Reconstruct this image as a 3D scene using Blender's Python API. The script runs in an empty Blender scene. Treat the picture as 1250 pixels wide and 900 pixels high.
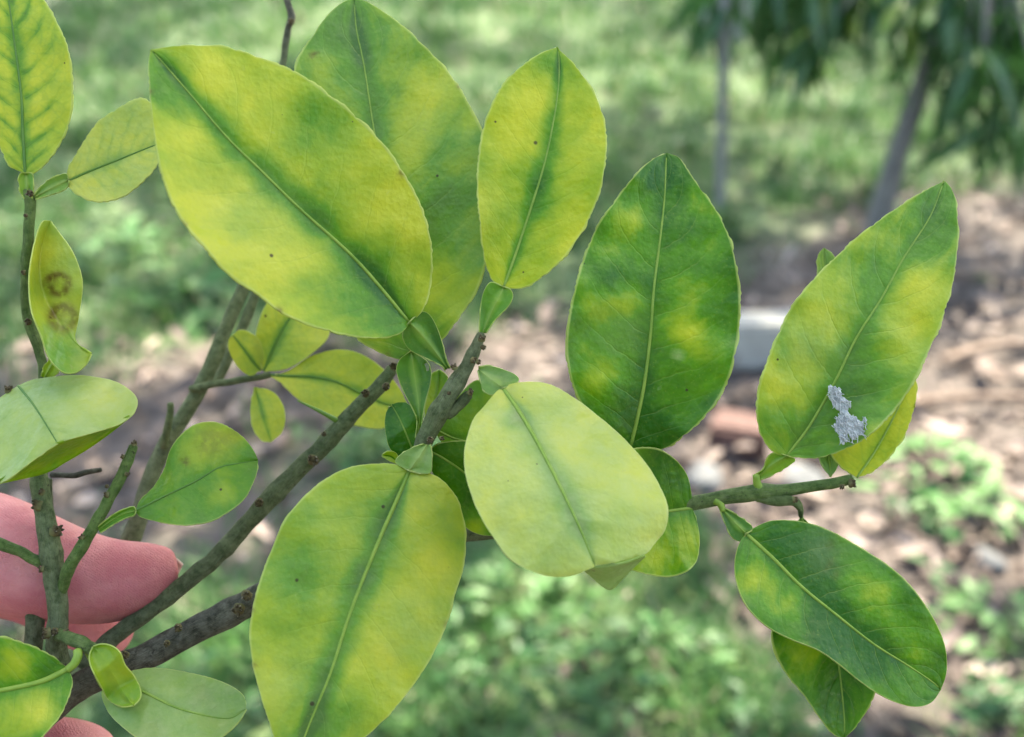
import bpy, bmesh, math, random
import numpy as np
from mathutils import Vector, noise, Matrix

# ------------------------------------------------------------------ camera
CAM_H, PITCH, FPX, D0 = 1.25, math.radians(28), 1250*40/36, 0.22
S = bpy.context.scene
COL = S.collection
cam_d = bpy.data.cameras.new("camera"); cam = bpy.data.objects.new("camera", cam_d); COL.objects.link(cam)
cam.location = (0, 0, CAM_H); cam.rotation_euler = (math.pi/2-PITCH, 0, 0)
cam_d.sensor_fit = 'HORIZONTAL'; cam_d.sensor_width = 36; cam_d.lens = 40
cam_d.clip_start = 0.01; cam_d.clip_end = 500
cam_d.dof.use_dof = True; cam_d.dof.focus_distance = 0.22; cam_d.dof.aperture_fstop = 13
S.camera = cam
# ------------------------------------------------------------------ sky, sun, exposure
SUN_EL, SUN_AZ = math.radians(58), math.radians(25)      # azimuth from +Y towards +X
sun_dir = Vector((math.sin(SUN_AZ)*math.cos(SUN_EL), math.cos(SUN_AZ)*math.cos(SUN_EL), math.sin(SUN_EL)))
w = bpy.data.worlds.new("World"); S.world = w; w.use_nodes = True
nt = w.node_tree
sky = nt.nodes.new('ShaderNodeTexSky'); sky.sky_type = 'NISHITA'; sky.sun_disc = False
sky.sun_elevation = SUN_EL; sky.sun_rotation = SUN_AZ; sky.dust_density = 2.5; sky.air_density = 1.0; sky.ozone_density = 1.0
bg = nt.nodes['Background']; bg.inputs[1].default_value = 0.15
nt.links.new(sky.outputs[0], bg.inputs[0])
sl = bpy.data.lights.new("sun", 'SUN'); sl.energy = 4.0; sl.angle = math.radians(0.53); sl.color = (1, .95, .86)
so = bpy.data.objects.new("sun", sl); COL.objects.link(so)
so.rotation_euler = sun_dir.to_track_quat('Z', 'Y').to_euler()
S.view_settings.view_transform = 'Standard'; S.view_settings.look = 'None'
S.view_settings.gamma = 1; S.view_settings.use_curve_mapping = False
S.view_settings.exposure = 2.5
S.view_settings.use_white_balance = True; S.view_settings.white_balance_temperature = 7400; S.view_settings.white_balance_tint = 4   # the camera was set for shade
S.cycles.use_denoising = True

FWD = np.array((0, math.cos(PITCH), -math.sin(PITCH))); UP = np.array((0, math.sin(PITCH), math.cos(PITCH)))
RIGHT = np.array((1., 0, 0)); CAM = np.array((0, 0, CAM_H))
def P(px, py, cm):
    """point seen in the photograph at (px,py), cm centimetres behind the plane of focus"""
    d = D0+cm/100
    return CAM + RIGHT*((px-625)/FPX*d) + UP*(-(py-450)/FPX*d) + FWD*d
def G(px, py, z=0.0):
    """point on the ground under a pixel of the photograph"""
    r = RIGHT*((px-625)/FPX) + UP*(-(py-450)/FPX) + FWD
    return CAM + r*((z-CAM_H)/r[2])

rng = random.Random(7); nrng = np.random.default_rng(7)

# ------------------------------------------------------------------ helpers
def tag(o, label=None, cat=None, group=None, kind=None):
    if label: o['label'] = label
    if cat: o['category'] = cat
    if group: o['group'] = group
    if kind: o['kind'] = kind
    return o
def empty(name, loc, label, cat, group=None):
    o = bpy.data.objects.new(name, None); COL.objects.link(o); o.location = loc; o.empty_display_size = .02
    return tag(o, label, cat, group)
def link(name, me, mat=None, parent=None, smooth=True):
    if mat and not me.materials: me.materials.append(mat)
    if smooth: me.polygons.foreach_set('use_smooth', [True]*len(me.polygons))
    o = bpy.data.objects.new(name, me); COL.objects.link(o)
    if parent:
        o.parent = parent
        o.matrix_parent_inverse = wm(parent).inverted()
    return o
def wm(o):
    m = Matrix.LocRotScale(o.location, o.rotation_euler, o.scale)
    return wm(o.parent) @ o.matrix_parent_inverse @ m if o.parent else m
def mesh(name, vs, fs):
    me = bpy.data.meshes.new(name); me.from_pydata([tuple(v) for v in vs], [], [tuple(f) for f in fs]); me.update(); return me
def spline(pts, n):
    """Catmull-Rom through pts (any dimension), n points evenly spread along its length"""
    p = np.array(pts, float)
    if len(p) == 2: return np.linspace(p[0], p[1], n)
    q = np.vstack([2*p[0]-p[1], p, 2*p[-1]-p[-2]])
    out = []
    for i in range(len(p)-1):
        a, b, c, d = q[i:i+4]
        t = np.linspace(0, 1, 24, endpoint=False)[:, None]
        out.append(.5*((2*b)+(-a+c)*t+(2*a-5*b+4*c-d)*t**2+(-a+3*b-3*c+d)*t**3))
    out = np.vstack(out+[p[-1:]])
    s = np.concatenate([[0], np.cumsum(np.linalg.norm(np.diff(out[:, :2], axis=0), axis=1))])
    t = np.linspace(0, s[-1], n)
    return np.stack([np.interp(t, s, out[:, k]) for k in range(out.shape[1])], 1)
def interp(a, n):
    if np.isscalar(a): return np.full(n, float(a))
    return np.interp(np.linspace(0, 1, n), np.linspace(0, 1, len(a)), a)
def fattr(me, name, vals):
    a = me.attributes.new(name, 'FLOAT', 'POINT'); a.data.foreach_set('value', np.asarray(vals, np.float32))

# ------------------------------------------------------------------ materials
def newmat(name):
    m = bpy.data.materials.new(name); m.use_nodes = True
    n = m.node_tree.nodes; b = n['Principled BSDF']
    return m, m.node_tree, b
class NT:
    def __init__(s, t): s.t = t
    def n(s, typ, **kw):
        o = s.t.nodes.new(typ)
        for k, v in kw.items():
            if k.startswith('i_'): o.inputs[int(k[2:]) if k[2:].isdigit() else k[2:].replace('_', ' ')].default_value = v
            else: setattr(o, k, v)
        return o
    def l(s, a, b): s.t.links.new(a, b)
    def math(s, op, a, b=None, c=None, clamp=False):
        o = s.t.nodes.new('ShaderNodeMath'); o.operation = op; o.use_clamp = clamp
        for i, x in enumerate((a, b, c)):
            if x is None: continue
            if isinstance(x, (int, float)): o.inputs[i].default_value = x
            else: s.l(x, o.inputs[i])
        return o.outputs[0]
    def mix(s, f, a, b, blend='MIX'):
        o = s.t.nodes.new('ShaderNodeMix'); o.data_type = 'RGBA'; o.blend_type = blend
        for i, x in ((0, f), (6, a), (7, b)):
            if isinstance(x, (int, float)): o.inputs[i].default_value = x
            elif isinstance(x, tuple): o.inputs[i].default_value = (*x, 1)
            else: s.l(x, o.inputs[i])
        return o.outputs[2]
    def noise(s, scale, detail=3, rough=.5, vec=None, out=0):
        o = s.n('ShaderNodeTexNoise'); o.inputs['Scale'].default_value = scale; o.inputs['Detail'].default_value = detail; o.inputs['Roughness'].default_value = rough
        s.l(vec if vec is not None else s.geo(), o.inputs['Vector']); return o.outputs[out]
    def geo(s):
        if not hasattr(s, '_g'): s._g = s.n('ShaderNodeNewGeometry').outputs['Position']
        return s._g
    def attr(s, name, out='Fac'):
        o = s.n('ShaderNodeAttribute'); o.attribute_name = name; return o.outputs[out]
    def ramp(s, f, stops):
        o = s.n('ShaderNodeValToRGB'); r = o.color_ramp
        while len(r.elements) < len(stops): r.elements.new(.5)
        for e, (p, c) in zip(r.elements, stops): e.position = p; e.color = (*c, 1)
        s.l(f, o.inputs[0]); return o.outputs[0]
    def maprange(s, v, a, b, c=0, d=1):
        o = s.n('ShaderNodeMapRange'); s.l(v, o.inputs[0])
        for i, x in enumerate((a, b, c, d)): o.inputs[i+1].default_value = x
        return o.outputs[0]

def leaf_material(name, under=False):
    m, t, b = newmat(name); k = NT(t)
    uv = k.n('ShaderNodeUVMap'); uv.uv_map = 'leaf'
    sep = k.n('ShaderNodeSeparateXYZ'); k.l(uv.outputs[0], sep.inputs[0])
    u, v = sep.outputs[0], sep.outputs[1]
    a = k.math('ABSOLUTE', k.math('MULTIPLY_ADD', v, 2, -1))
    g = k.attr('green')
    n1 = k.noise(130, 4, .6); n2 = k.noise(600, 3, .6)
    # lateral veins
    side = k.math('SIGN', k.math('MULTIPLY_ADD', v, 2, -1))
    s_ = k.math('MULTIPLY', k.math('SUBTRACT', u, k.math('MULTIPLY', k.math('POWER', a, 1.2), .20)), 9.0)
    s_ = k.math('ADD', s_, k.math('MULTIPLY', n1, .45)); s_ = k.math('ADD', s_, k.math('MULTIPLY', side, .23))
    tri = k.math('ABSOLUTE', k.math('SUBTRACT', k.math('FRACT', s_), .5))
    fade = k.math('MULTIPLY', k.maprange(a, .02, .1), k.maprange(a, .95, .5))
    thin = k.math('MULTIPLY', k.math('MULTIPLY', k.maprange(tri, .035, .0), fade), k.attr('vein'))
    wide = k.math('MULTIPLY', k.math('MULTIPLY', k.math('POWER', k.maprange(tri, .34, .0), 1.5), fade), k.math('MULTIPLY', k.attr('vein'), k.maprange(k.noise(170, 3), .35, .6, .25, 1.2)))
    vo = k.n('ShaderNodeTexVoronoi'); vo.inputs['Scale'].default_value = 1100; k.l(k.geo(), vo.inputs['Vector'])
    vd = vo.outputs['Distance']
    vn = k.n('ShaderNodeTexVoronoi'); vn.feature = 'DISTANCE_TO_EDGE'; vn.inputs['Scale'].default_value = 330; k.l(k.geo(), vn.inputs['Vector'])
    net = k.maprange(vn.outputs['Distance'], .10, .0)
    cv = k.n('ShaderNodeCombineXYZ'); k.l(s_, cv.inputs[0]); k.l(k.math('MULTIPLY', a, 1.3), cv.inputs[1]); k.l(k.math('MULTIPLY', k.n('ShaderNodeObjectInfo').outputs['Random'], 40), cv.inputs[2])
    n3 = k.noise(1.5, 4, .65, vec=cv.outputs[0])
    gg = k.math('ADD', g, k.math('MULTIPLY', k.math('SUBTRACT', n1, .5), .40))
    gg = k.math('ADD', gg, k.math('MULTIPLY', k.math('SUBTRACT', n3, .5), k.math('MULTIPLY', k.attr('vein'), .55)))
    gg = k.math('MULTIPLY_ADD', k.math('SUBTRACT', gg, .45), 1.12, .45)
    gg = k.math('ADD', gg, k.math('MULTIPLY', k.math('SUBTRACT', n2, .5), .16))
    if under:
        gg = k.math('ADD', gg, k.math('MULTIPLY', wide, .42))
        gg = k.math('ADD', gg, k.math('MULTIPLY', net, .10))
    else:
        gg = k.math('ADD', gg, k.math('MULTIPLY', wide, .07))
    gg = k.math('MAXIMUM', k.math('MINIMUM', gg, 1), 0)
    col = k.ramp(gg, [(0, (.545, .56, .035)), (.3, (.345, .45, .018)), (.6, (.115, .30, .006)), (1, (.030, .14, .004))])
    if not under: col = k.mix(k.math('MULTIPLY', thin, .20), col, (.34, .45, .05))
    col = k.mix(k.math('MULTIPLY', net, .05), col, (.42, .5, .14))
    col = k.mix(k.math('MULTIPLY', k.attr('keel'), .75), col, (.30, .42, .08))
    col = k.mix(k.math('MULTIPLY', k.maprange(vd, .25, .1), .16), col, (.38, .48, .05))      # oil glands
    # pale margin
    col = k.mix(k.math('MULTIPLY', k.maprange(a, .975, .992), .75), col, (.50, .56, .16))
    # dusty waxy bloom, and sky sheen painted on as the same pale tint
    dust = k.attr('dust')
    dn = k.math('MULTIPLY', dust, k.maprange(k.noise(260, 5, .7), .3, .7, .55, 1.15))
    col = k.mix(dn, col, (.53, .60, .27))
    scuff = k.math('MULTIPLY', k.maprange(k.noise(420, 6, .75), .62, .70), k.maprange(k.noise(60, 2), .5, .65))
    col = k.mix(k.math('MULTIPLY', scuff, .35), col, (.40, .42, .22))
    # rust coloured scars and dark specks
    col = k.mix(k.math('MULTIPLY', k.attr('rust'), k.maprange(n2, .28, .5)), col, (.17, .12, .025))
    vs = k.n('ShaderNodeTexVoronoi'); vs.inputs['Scale'].default_value = 170; k.l(k.geo(), vs.inputs['Vector'])
    sc = k.n('ShaderNodeSeparateColor'); k.l(vs.outputs['Color'], sc.inputs[0])
    sp = k.math('MULTIPLY', k.maprange(k.math('MULTIPLY', vs.outputs['Distance'], k.maprange(sc.outputs[1], 0, 1, .7, 2.6)), .075, .045), k.math('GREATER_THAN', sc.outputs[0], .3))
    col = k.mix(k.math('MULTIPLY', sp, .85), col, (.05, .03, .012))
    k.l(col, b.inputs['Base Color'])
    b.inputs['Roughness'].default_value = .5 if under else .40
    b.inputs['Specular IOR Level'].default_value = .25 if under else .42
    rn = k.math('ADD', k.math('MULTIPLY', n2, .18), .46 if under else .26); k.l(rn, b.inputs['Roughness'])
    bump = k.n('ShaderNodeBump'); bump.inputs['Strength'].default_value = .45; bump.inputs['Distance'].default_value = .00045
    hgt = k.math('ADD', k.math('MULTIPLY', vd, .35), k.math('MULTIPLY', k.noise(900, 3), .7))
    hgt = k.math('SUBTRACT', hgt, k.math('MULTIPLY', thin, .3 if not under else -.5))
    hgt = k.math('ADD', hgt, k.math('MULTIPLY', k.noise(190, 2), 3.2)); hgt = k.math('SUBTRACT', hgt, k.math('MULTIPLY', k.math('POWER', k.maprange(tri, .5, 0), 2), k.math('MULTIPLY', k.attr('vein'), .4)))
    k.l(hgt, bump.inputs['Height']); k.l(bump.outputs[0], b.inputs['Normal'])
    tr = k.n('ShaderNodeBsdfTranslucent'); k.l(k.mix(1., col, (1.3, 1.25, .6), 'MULTIPLY'), tr.inputs[0])
    mx = k.n('ShaderNodeMixShader'); mx.inputs[0].default_value = .42
    k.l(b.outputs[0], mx.inputs[1]); k.l(tr.outputs[0], mx.inputs[2]); k.l(mx.outputs[0], t.nodes['Material Output'].inputs[0])
    return m
M = {}
M['leaf'] = leaf_material('leaf_upper'); M['under'] = leaf_material('leaf_underside', True)

def simple(name, c, rough=.6, noise_c=None, scale=200, bump=0, transl=0, spec=.5, bscale=None):
    m, t, b = newmat(name); k = NT(t)
    if noise_c:
        col = k.mix(k.maprange(k.noise(scale, 5, .6), .35, .65), c, noise_c); k.l(col, b.inputs['Base Color'])
    else:
        b.inputs['Base Color'].default_value = (*c, 1); col = None
    b.inputs['Roughness'].default_value = rough; b.inputs['Specular IOR Level'].default_value = spec
    if bump:
        bp = k.n('ShaderNodeBump'); bp.inputs['Distance'].default_value = bump; bp.inputs['Strength'].default_value = .7
        k.l(k.noise(bscale or scale*2, 4, .6), bp.inputs['Height']); k.l(bp.outputs[0], b.inputs['Normal'])
    if transl:
        tr = k.n('ShaderNodeBsdfTranslucent')
        if col is not None: k.l(col, tr.inputs[0])
        else: tr.inputs[0].default_value = (*c, 1)
        mx = k.n('ShaderNodeMixShader'); mx.inputs[0].default_value = transl
        k.l(b.outputs[0], mx.inputs[1]); k.l(tr.outputs[0], mx.inputs[2]); k.l(mx.outputs[0], t.nodes['Material Output'].inputs[0])
    return m
M['midrib'] = simple('leaf_midrib', (.30, .43, .06), .5, (.20, .34, .035), 300, transl=.3)
M['midrib_green'] = simple('leaf_midrib_green', (.09, .22, .03), .5, (.14, .27, .03), 300, transl=.3)
def wax_material():
    m = simple('insect_wax', (.74, .75, .74), .75, (.62, .64, .64), 1500, .00012, transl=.3); t = m.node_tree; k = NT(t)
    out = t.nodes['Material Output']; src = out.inputs[0].links[0].from_socket; tp = t.nodes.new('ShaderNodeBsdfTransparent'); mx = t.nodes.new('ShaderNodeMixShader')
    k.l(k.maprange(k.noise(1400, 5, .7),   .38, .62, .4, .0), mx.inputs[0]); k.l(src, mx.inputs[1]); k.l(tp.outputs[0], mx.inputs[2]); k.l(mx.outputs[0], out.inputs[0])
    return m
M['wax'] = wax_material()
def bud_material():
    m, t, b = newmat('bud_scale'); k = NT(t)
    f = k.math('ADD', k.math('MULTIPLY', k.attr('tint'), .6), k.math('MULTIPLY', k.noise(1300, 3, .6), .55))
    k.l(k.ramp(f, [(.25, (.13, .135, .05)), (.5, (.10, .075, .035)), (.75, (.035, .026, .012)), (.97, (.38, .33, .22))]), b.inputs['Base Color']); b.inputs['Roughness'].default_value = .8; b.inputs['Specular IOR Level'].default_value = .15
    return m
M['bud'] = bud_material()
M['thorn'] = simple('thorn', (.12, .24, .03), .5, (.16, .26, .04), 300)

def bark_material():
    m, t, b = newmat('citrus_bark'); k = NT(t)
    br = k.attr('brown')
    n1 = k.noise(520, 5, .7); n2 = k.noise(1500, 3, .6)
    mp = k.n('ShaderNodeUVMap'); mp.uv_map = 'bark'
    sc = k.n('ShaderNodeMapping'); sc.inputs['Scale'].default_value = (3, 26, 1); k.l(mp.outputs[0], sc.inputs[0])
    st = k.noise(6, 4, .65, vec=sc.outputs[0])
    green = k.mix(k.maprange(n1, .35, .65), (.09, .125, .045), (.27, .31, .15))
    fresh = k.mix(k.maprange(n1, .35, .65), (.075, .175, .02), (.24, .37, .08))
    brown = k.mix(k.maprange(n1, .35, .65), (.05, .043, .03), (.21, .19, .15))
    col = k.mix(k.maprange(br, .0, .5), fresh, green); col = k.mix(k.maprange(br, .5, 1.), col, brown)
    col = k.mix(k.math('MULTIPLY', k.maprange(st, .54, .66), .6), col, (.30, .29, .21))
    col = k.mix(k.math('MULTIPLY', k.maprange(st, .46, .34), .7), col, (.035, .035, .022))
    vs = k.n('ShaderNodeTexVoronoi'); vs.inputs['Scale'].default_value = 900; k.l(k.geo(), vs.inputs['Vector'])
    sp = k.math('MULTIPLY', k.maprange(k.noise(750, 4, .7), .60, .68), k.maprange(n1, .4, .55))
    col = k.mix(k.math('MULTIPLY', sp, .75), col, (.035, .028, .02))
    k.l(col, b.inputs['Base Color']); b.inputs['Roughness'].default_value = .7; b.inputs['Specular IOR Level'].default_value = .22
    bp = k.n('ShaderNodeBump'); bp.inputs['Distance'].default_value = .0011; bp.inputs['Strength'].default_value = .9
    k.l(k.math('ADD', k.math('ADD', n1, k.math('MULTIPLY', n2, .4)), k.math('MULTIPLY', st, 1.2)), bp.inputs['Height']); k.l(bp.outputs[0], b.inputs['Normal'])
    return m
M['bark'] = bark_material()

def skin_material():
    m, t, b = newmat('skin'); k = NT(t)
    n1 = k.noise(90, 4, .6); n2 = k.noise(700, 3, .6)
    col = k.mix(k.maprange(n1, .38, .62), (.50, .135, .15), (.63, .23, .225)); col = k.mix(k.math('MULTIPLY', k.maprange(n2, .5, .7), .25), col, (.52, .20, .18))
    k.l(col, b.inputs['Base Color']); b.inputs['Roughness'].default_value = .55; b.inputs['Specular IOR Level'].default_value = .3
    b.inputs['Subsurface Weight'].default_value = .25; b.inputs['Subsurface Radius'].default_value = (1, .35, .2); b.inputs['Subsurface Scale'].default_value = .003
    vo = k.n('ShaderNodeTexVoronoi'); vo.inputs['Scale'].default_value = 1400; vo.feature = 'DISTANCE_TO_EDGE'; k.l(k.geo(), vo.inputs['Vector'])
    wv = k.n('ShaderNodeTexWave'); wv.inputs['Scale'].default_value = 800; wv.inputs['Distortion'].default_value = 9; wv.inputs['Detail'].default_value = 2; wv.inputs['Detail Scale'].default_value = .25; wv.bands_direction = 'DIAGONAL'; k.l(k.geo(), wv.inputs['Vector'])
    bp = k.n('ShaderNodeBump'); bp.inputs['Distance'].default_value = .00025; bp.inputs['Strength'].default_value = .45
    k.l(k.math('ADD', k.maprange(vo.outputs['Distance'], 0, .12), k.math('ADD', k.math('MULTIPLY', wv.outputs['Fac'], .35), k.math('MULTIPLY', k.noise(300, 3), 2.4))), bp.inputs['Height']); k.l(bp.outputs[0], b.inputs['Normal'])
    return m
M['skin'] = skin_material()
M['nail'] = simple('nail', (.74, .48, .42), .28, (.78, .56, .48), 300)

def ground_material():
    m, t, b = newmat('soil_ground'); k = NT(t)
    n1 = k.noise(1.3, 5, .6); n2 = k.noise(14, 6, .65); n3 = k.noise(70, 4, .6)
    soil = k.ramp(n2, [(.3, (.045, .035, .032)), (.5, (.085, .067, .061)), (.7, (.14, .113, .105))])
    moss = k.ramp(n2, [(.3, (.035, .07, .022)), (.7, (.09, .15, .05))])
    col = k.mix(k.attr('turf'), soil, moss)
    col = k.mix(k.math('MULTIPLY', k.maprange(n3, .52, .7), .5), col, (.15, .122, .117))
    k.l(col, b.inputs['Base Color']); b.inputs['Roughness'].default_value = .9
    bp = k.n('ShaderNodeBump'); bp.inputs['Distance'].default_value = .012; k.l(k.math('ADD', n2, k.math('MULTIPLY', n3, .5)), bp.inputs['Height']); k.l(bp.outputs[0], b.inputs['Normal'])
    return m
M['ground'] = ground_material()
def tinted(name, stops, rough=.6, transl=.3):
    m, t, b = newmat(name); k = NT(t)
    col = k.ramp(k.attr('tint'), stops)
    k.l(col, b.inputs['Base Color']); b.inputs['Roughness'].default_value = rough
    tr = k.n('ShaderNodeBsdfTranslucent'); k.l(col, tr.inputs[0]); mx = k.n('ShaderNodeMixShader'); mx.inputs[0].default_value = transl
    k.l(b.outputs[0], mx.inputs[1]); k.l(tr.outputs[0], mx.inputs[2]); k.l(mx.outputs[0], t.nodes['Material Output'].inputs[0])
    return m
M['grass'] = tinted('grass_blade', [(0, (.026, .09, .02)), (.5, (.062, .165, .038)), (.85, (.14, .24, .06)), (1, (.22, .22, .13))], .5, .35)
M['litter'] = tinted('dry_leaf', [(0, (.036, .026, .024)), (.35, (.095, .068, .060)), (.7, (.185, .137, .122)), (1, (.44, .35, .31))], .75, .15)
M['cover'] = tinted('ground_cover_leaf', [(0, (.018, .075, .024)), (.5, (.042, .135, .036)), (1, (.11, .25, .055))], .5, .3)
M['weed'] = simple('weed_leaf', (.055, .16, .04), .5, (.10, .23, .06), 60, transl=.3)
M['tree_leaf'] = simple('tree_leaf', (.022, .08, .022), .35, (.045, .125, .032), 25, transl=.2)
M['tree_leaf_young'] = simple('tree_leaf_young', (.16, .28, .05), .4, (.24, .34, .07), 25, transl=.35)
M['canopy'] = simple('canopy_leaf', (.04, .10, .025), .45, (.07, .14, .035), 10, transl=.3)
M['tree_bark'] = simple('tree_bark', (.10, .10, .10), .85, (.19, .18, .17), 40, .004)
M['post'] = simple('weathered_wood', (.15, .15, .15), .8, (.24, .235, .23), 60, .002)
M['concrete'] = simple('concrete', (.29, .28, .265), .85, (.37, .36, .34), 40, .002)
M['brick'] = simple('red_brick', (.075, .036, .033), .85, (.13, .07, .06), 50, .002)
M['stone'] = simple('pale_stone', (.08, .085, .095), .85, (.16, .16, .165), 30, .003)
M['stick'] = simple('dead_wood', (.16, .105, .08), .85, (.26, .19, .15), 60, .002)

# ------------------------------------------------------------------ leaves
def vstations(n):
    s = np.concatenate([np.linspace(0, .9, n)**.95, [.95, .978, .99, 1.]])
    s[1] = min(s[1], .05)
    return np.concatenate([-s[::-1], s[1:]])
def leaf(name, mid, left, right, dm, dl, dr, green=.4, band=.15, bandg=.85, blots=(), dust=0., rust=(), parent=None, label=None, vein=1.,
         mat='leaf', n=110, nv=9, cup=.0, wave=.06, crenate=1.7, ridge=0, rib=.45, ribmat='midrib', seed=0, holes=(), tipg=.0, patches=(), dust_sheen_spots=()):
    """a leaf blade from its midrib and its two margins, each base to tip; dm/dl/dr: depth in cm along them"""
    m_, l_, r_ = (spline(x, n) for x in (mid, left, right))
    zm, zl, zr = interp(dm, n), interp(dl, n), interp(dr, n)
    V = vstations(nv); nvv = len(V); c0 = nvv//2
    arcs = [np.concatenate([[0], np.cumsum(np.linalg.norm(np.diff(e, axis=0), axis=1))]) for e in (l_, r_)]
    taper = np.clip(np.minimum(np.arange(n), np.arange(n)[::-1])/(n*.06), 0, 1)
    verts, green_, dust_sheen_, rust_, uvs = [], [], [], [], []
    blots = [(x, y, r, a) for x, y, r, a in blots]
    for i in range(n):
        u = i/(n-1)
        for v in V:
            e, z, ar = (l_[i], zl[i], arcs[0][i]) if v < 0 else (r_[i], zr[i], arcs[1][i])
            a = abs(v)
            p = m_[i]+(e-m_[i])*a
            if a > .985 and crenate:
                d = e-m_[i]; L = np.linalg.norm(d)+1e-6
                wob = noise.noise((ar*.03, seed*3.1+v, 0))
                cr = abs(math.sin(ar*math.pi/(13+3*wob)))**.7*crenate + noise.noise((ar*.05, seed*1.7, v))*1.2*crenate
                p = p+d/L*(cr-.3)*taper[i]*(1 if a == 1 else .5)
            zz = zm[i]+(z-zm[i])*(a**1.15)+cup*4*(a*a-a)*taper[i]
            nz = noise.fractal((p[0]*.011+seed*7.3, p[1]*.011, seed), 1.0, 2.0, 2)
            zz += wave*nz*1.6*(.25+a)*taper[i]
            zz += wave*.45*noise.noise((p[0]*.045, p[1]*.045, seed+5))*a
            if ridge: zz -= ridge*math.exp(-(a/.14)**2)
            else: zz += .018*math.exp(-(a/.10)**2)
            verts.append(P(p[0], p[1], zz))
            g = green+(bandg-green)*math.exp(-(a/(band*(1.15-.45*u)))**2)*(.75+.5*noise.noise((u*5, seed, v))) if band else green
            for bx, by, br, ba in blots:
                q = ((p[0]-bx)**2+(p[1]-by)**2)/(br*br)
                if q < 6: g += ba*math.exp(-q*1.2)
            if tipg: g += tipg*math.exp(-((1-u)/.13)**2)
            g += .22*noise.fractal((p[0]*.016+seed, p[1]*.016-seed, 3.3), 1., 2., 3)
            ds = dust
            for bx, by, br, ba in dust_sheen_spots: ds += ba*math.exp(-((p[0]-bx)**2+(p[1]-by)**2)/(br*br))
            rr = 0
            for bx, by, r0, th, am in rust:
                q = (math.hypot(p[0]-bx, p[1]-by)-r0)/th; rr += am*math.exp(-q*q)
            green_.append(min(1.2, max(-.1, g))); dust_sheen_.append(max(0, ds)); rust_.append(min(1, rr)); uvs.append((u, (v+1)/2))
    faces = []
    for i in range(n-1):
        for j in range(nvv-1):
            a = i*nvv+j
            cx = (verts[a]+verts[a+nvv+1])/2
            if any(hole_hit(h, m_[i]+((l_[i] if V[j] < 0 else r_[i])-m_[i])*abs(V[j])) for h in holes): continue
            faces.append((a, a+1, a+nvv+1, a+nvv))
    for (ea, eb, za, zb, pg, pd) in patches:      # the part of the blade that is rolled under
        ea, eb = spline(ea, 40), spline(eb, 40); za, zb = interp(za, 40), interp(zb, 40); o = len(verts)
        for i in range(40):
            for j in range(9):
                t = j/8; p = ea[i]+(eb[i]-ea[i])*t; tt = math.sin(t*math.pi/2)
                verts.append(P(p[0], p[1], za[i]+(zb[i]-za[i])*tt+.03*noise.noise((p[0]*.05, p[1]*.05, 1))))
                green_.append(pg); dust_sheen_.append(pd); rust_.append(0); uvs.append((i/39*.8+.1, .5+.49*t))
        for i in range(39):
            for j in range(8):
                a = o+i*9+j; faces.append((a, a+1, a+10, a+9))
    me = mesh(name, verts, faces)
    nr = sum((Vector(p.normal)*p.area for p in me.polygons), Vector())
    c = Vector(np.mean(verts, 0))
    if nr.dot(Vector(CAM)-c) < 0: me.flip_normals()
    uvl = me.uv_layers.new(name='leaf')
    li = np.zeros(len(me.loops), int); me.loops.foreach_get('vertex_index', li)
    uvl.data.foreach_set('uv', np.array(uvs, np.float32)[li].ravel())
    fattr(me, 'green', green_); fattr(me, 'dust', dust_sheen_); fattr(me, 'rust', rust_); fattr(me, 'vein', [vein]*len(verts)); fattr(me, 'keel', [math.exp(-((2*q[1]-1)/.075)**2) if ridge else 0. for q in uvs])
    o = link(name, me, M[mat], parent)
    sd = o.modifiers.new('thickness', 'SOLIDIFY'); sd.thickness = .00028; sd.offset = -1
    if label: o['label'] = label
    if rib:      # the midrib, proud of the blade
        k = 40; idx = np.linspace(0, (n-1)*.985, k).astype(int)
        cl = [verts[i*nvv+c0] for i in idx]
        ro = tube('midrib', cl, [(.00034*rib/.45)*(1-.75*(i/(k-1)))+.00005 for i in range(k)], M[ribmat], o, 8)
    return o
def hole_hit(h, p):
    return math.hypot((p[0]-h[0])/h[2], (p[1]-h[1])/h[3]) < 1
def petiole(parent, mid, left, right, d, green=.75, **kw):
    kw.setdefault('n', 36); kw.setdefault('vein', .06); kw.setdefault('ridge', .05); kw.setdefault('dust', .05)
    d = d if not np.isscalar(d) else [d, d]
    e = [x-.06 for x in d]
    return leaf('petiole', mid, left, right, d, e, e, green=green, band=.12, bandg=.5, parent=parent, nv=6, rib=0, wave=.02, crenate=.3, **kw)

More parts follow.
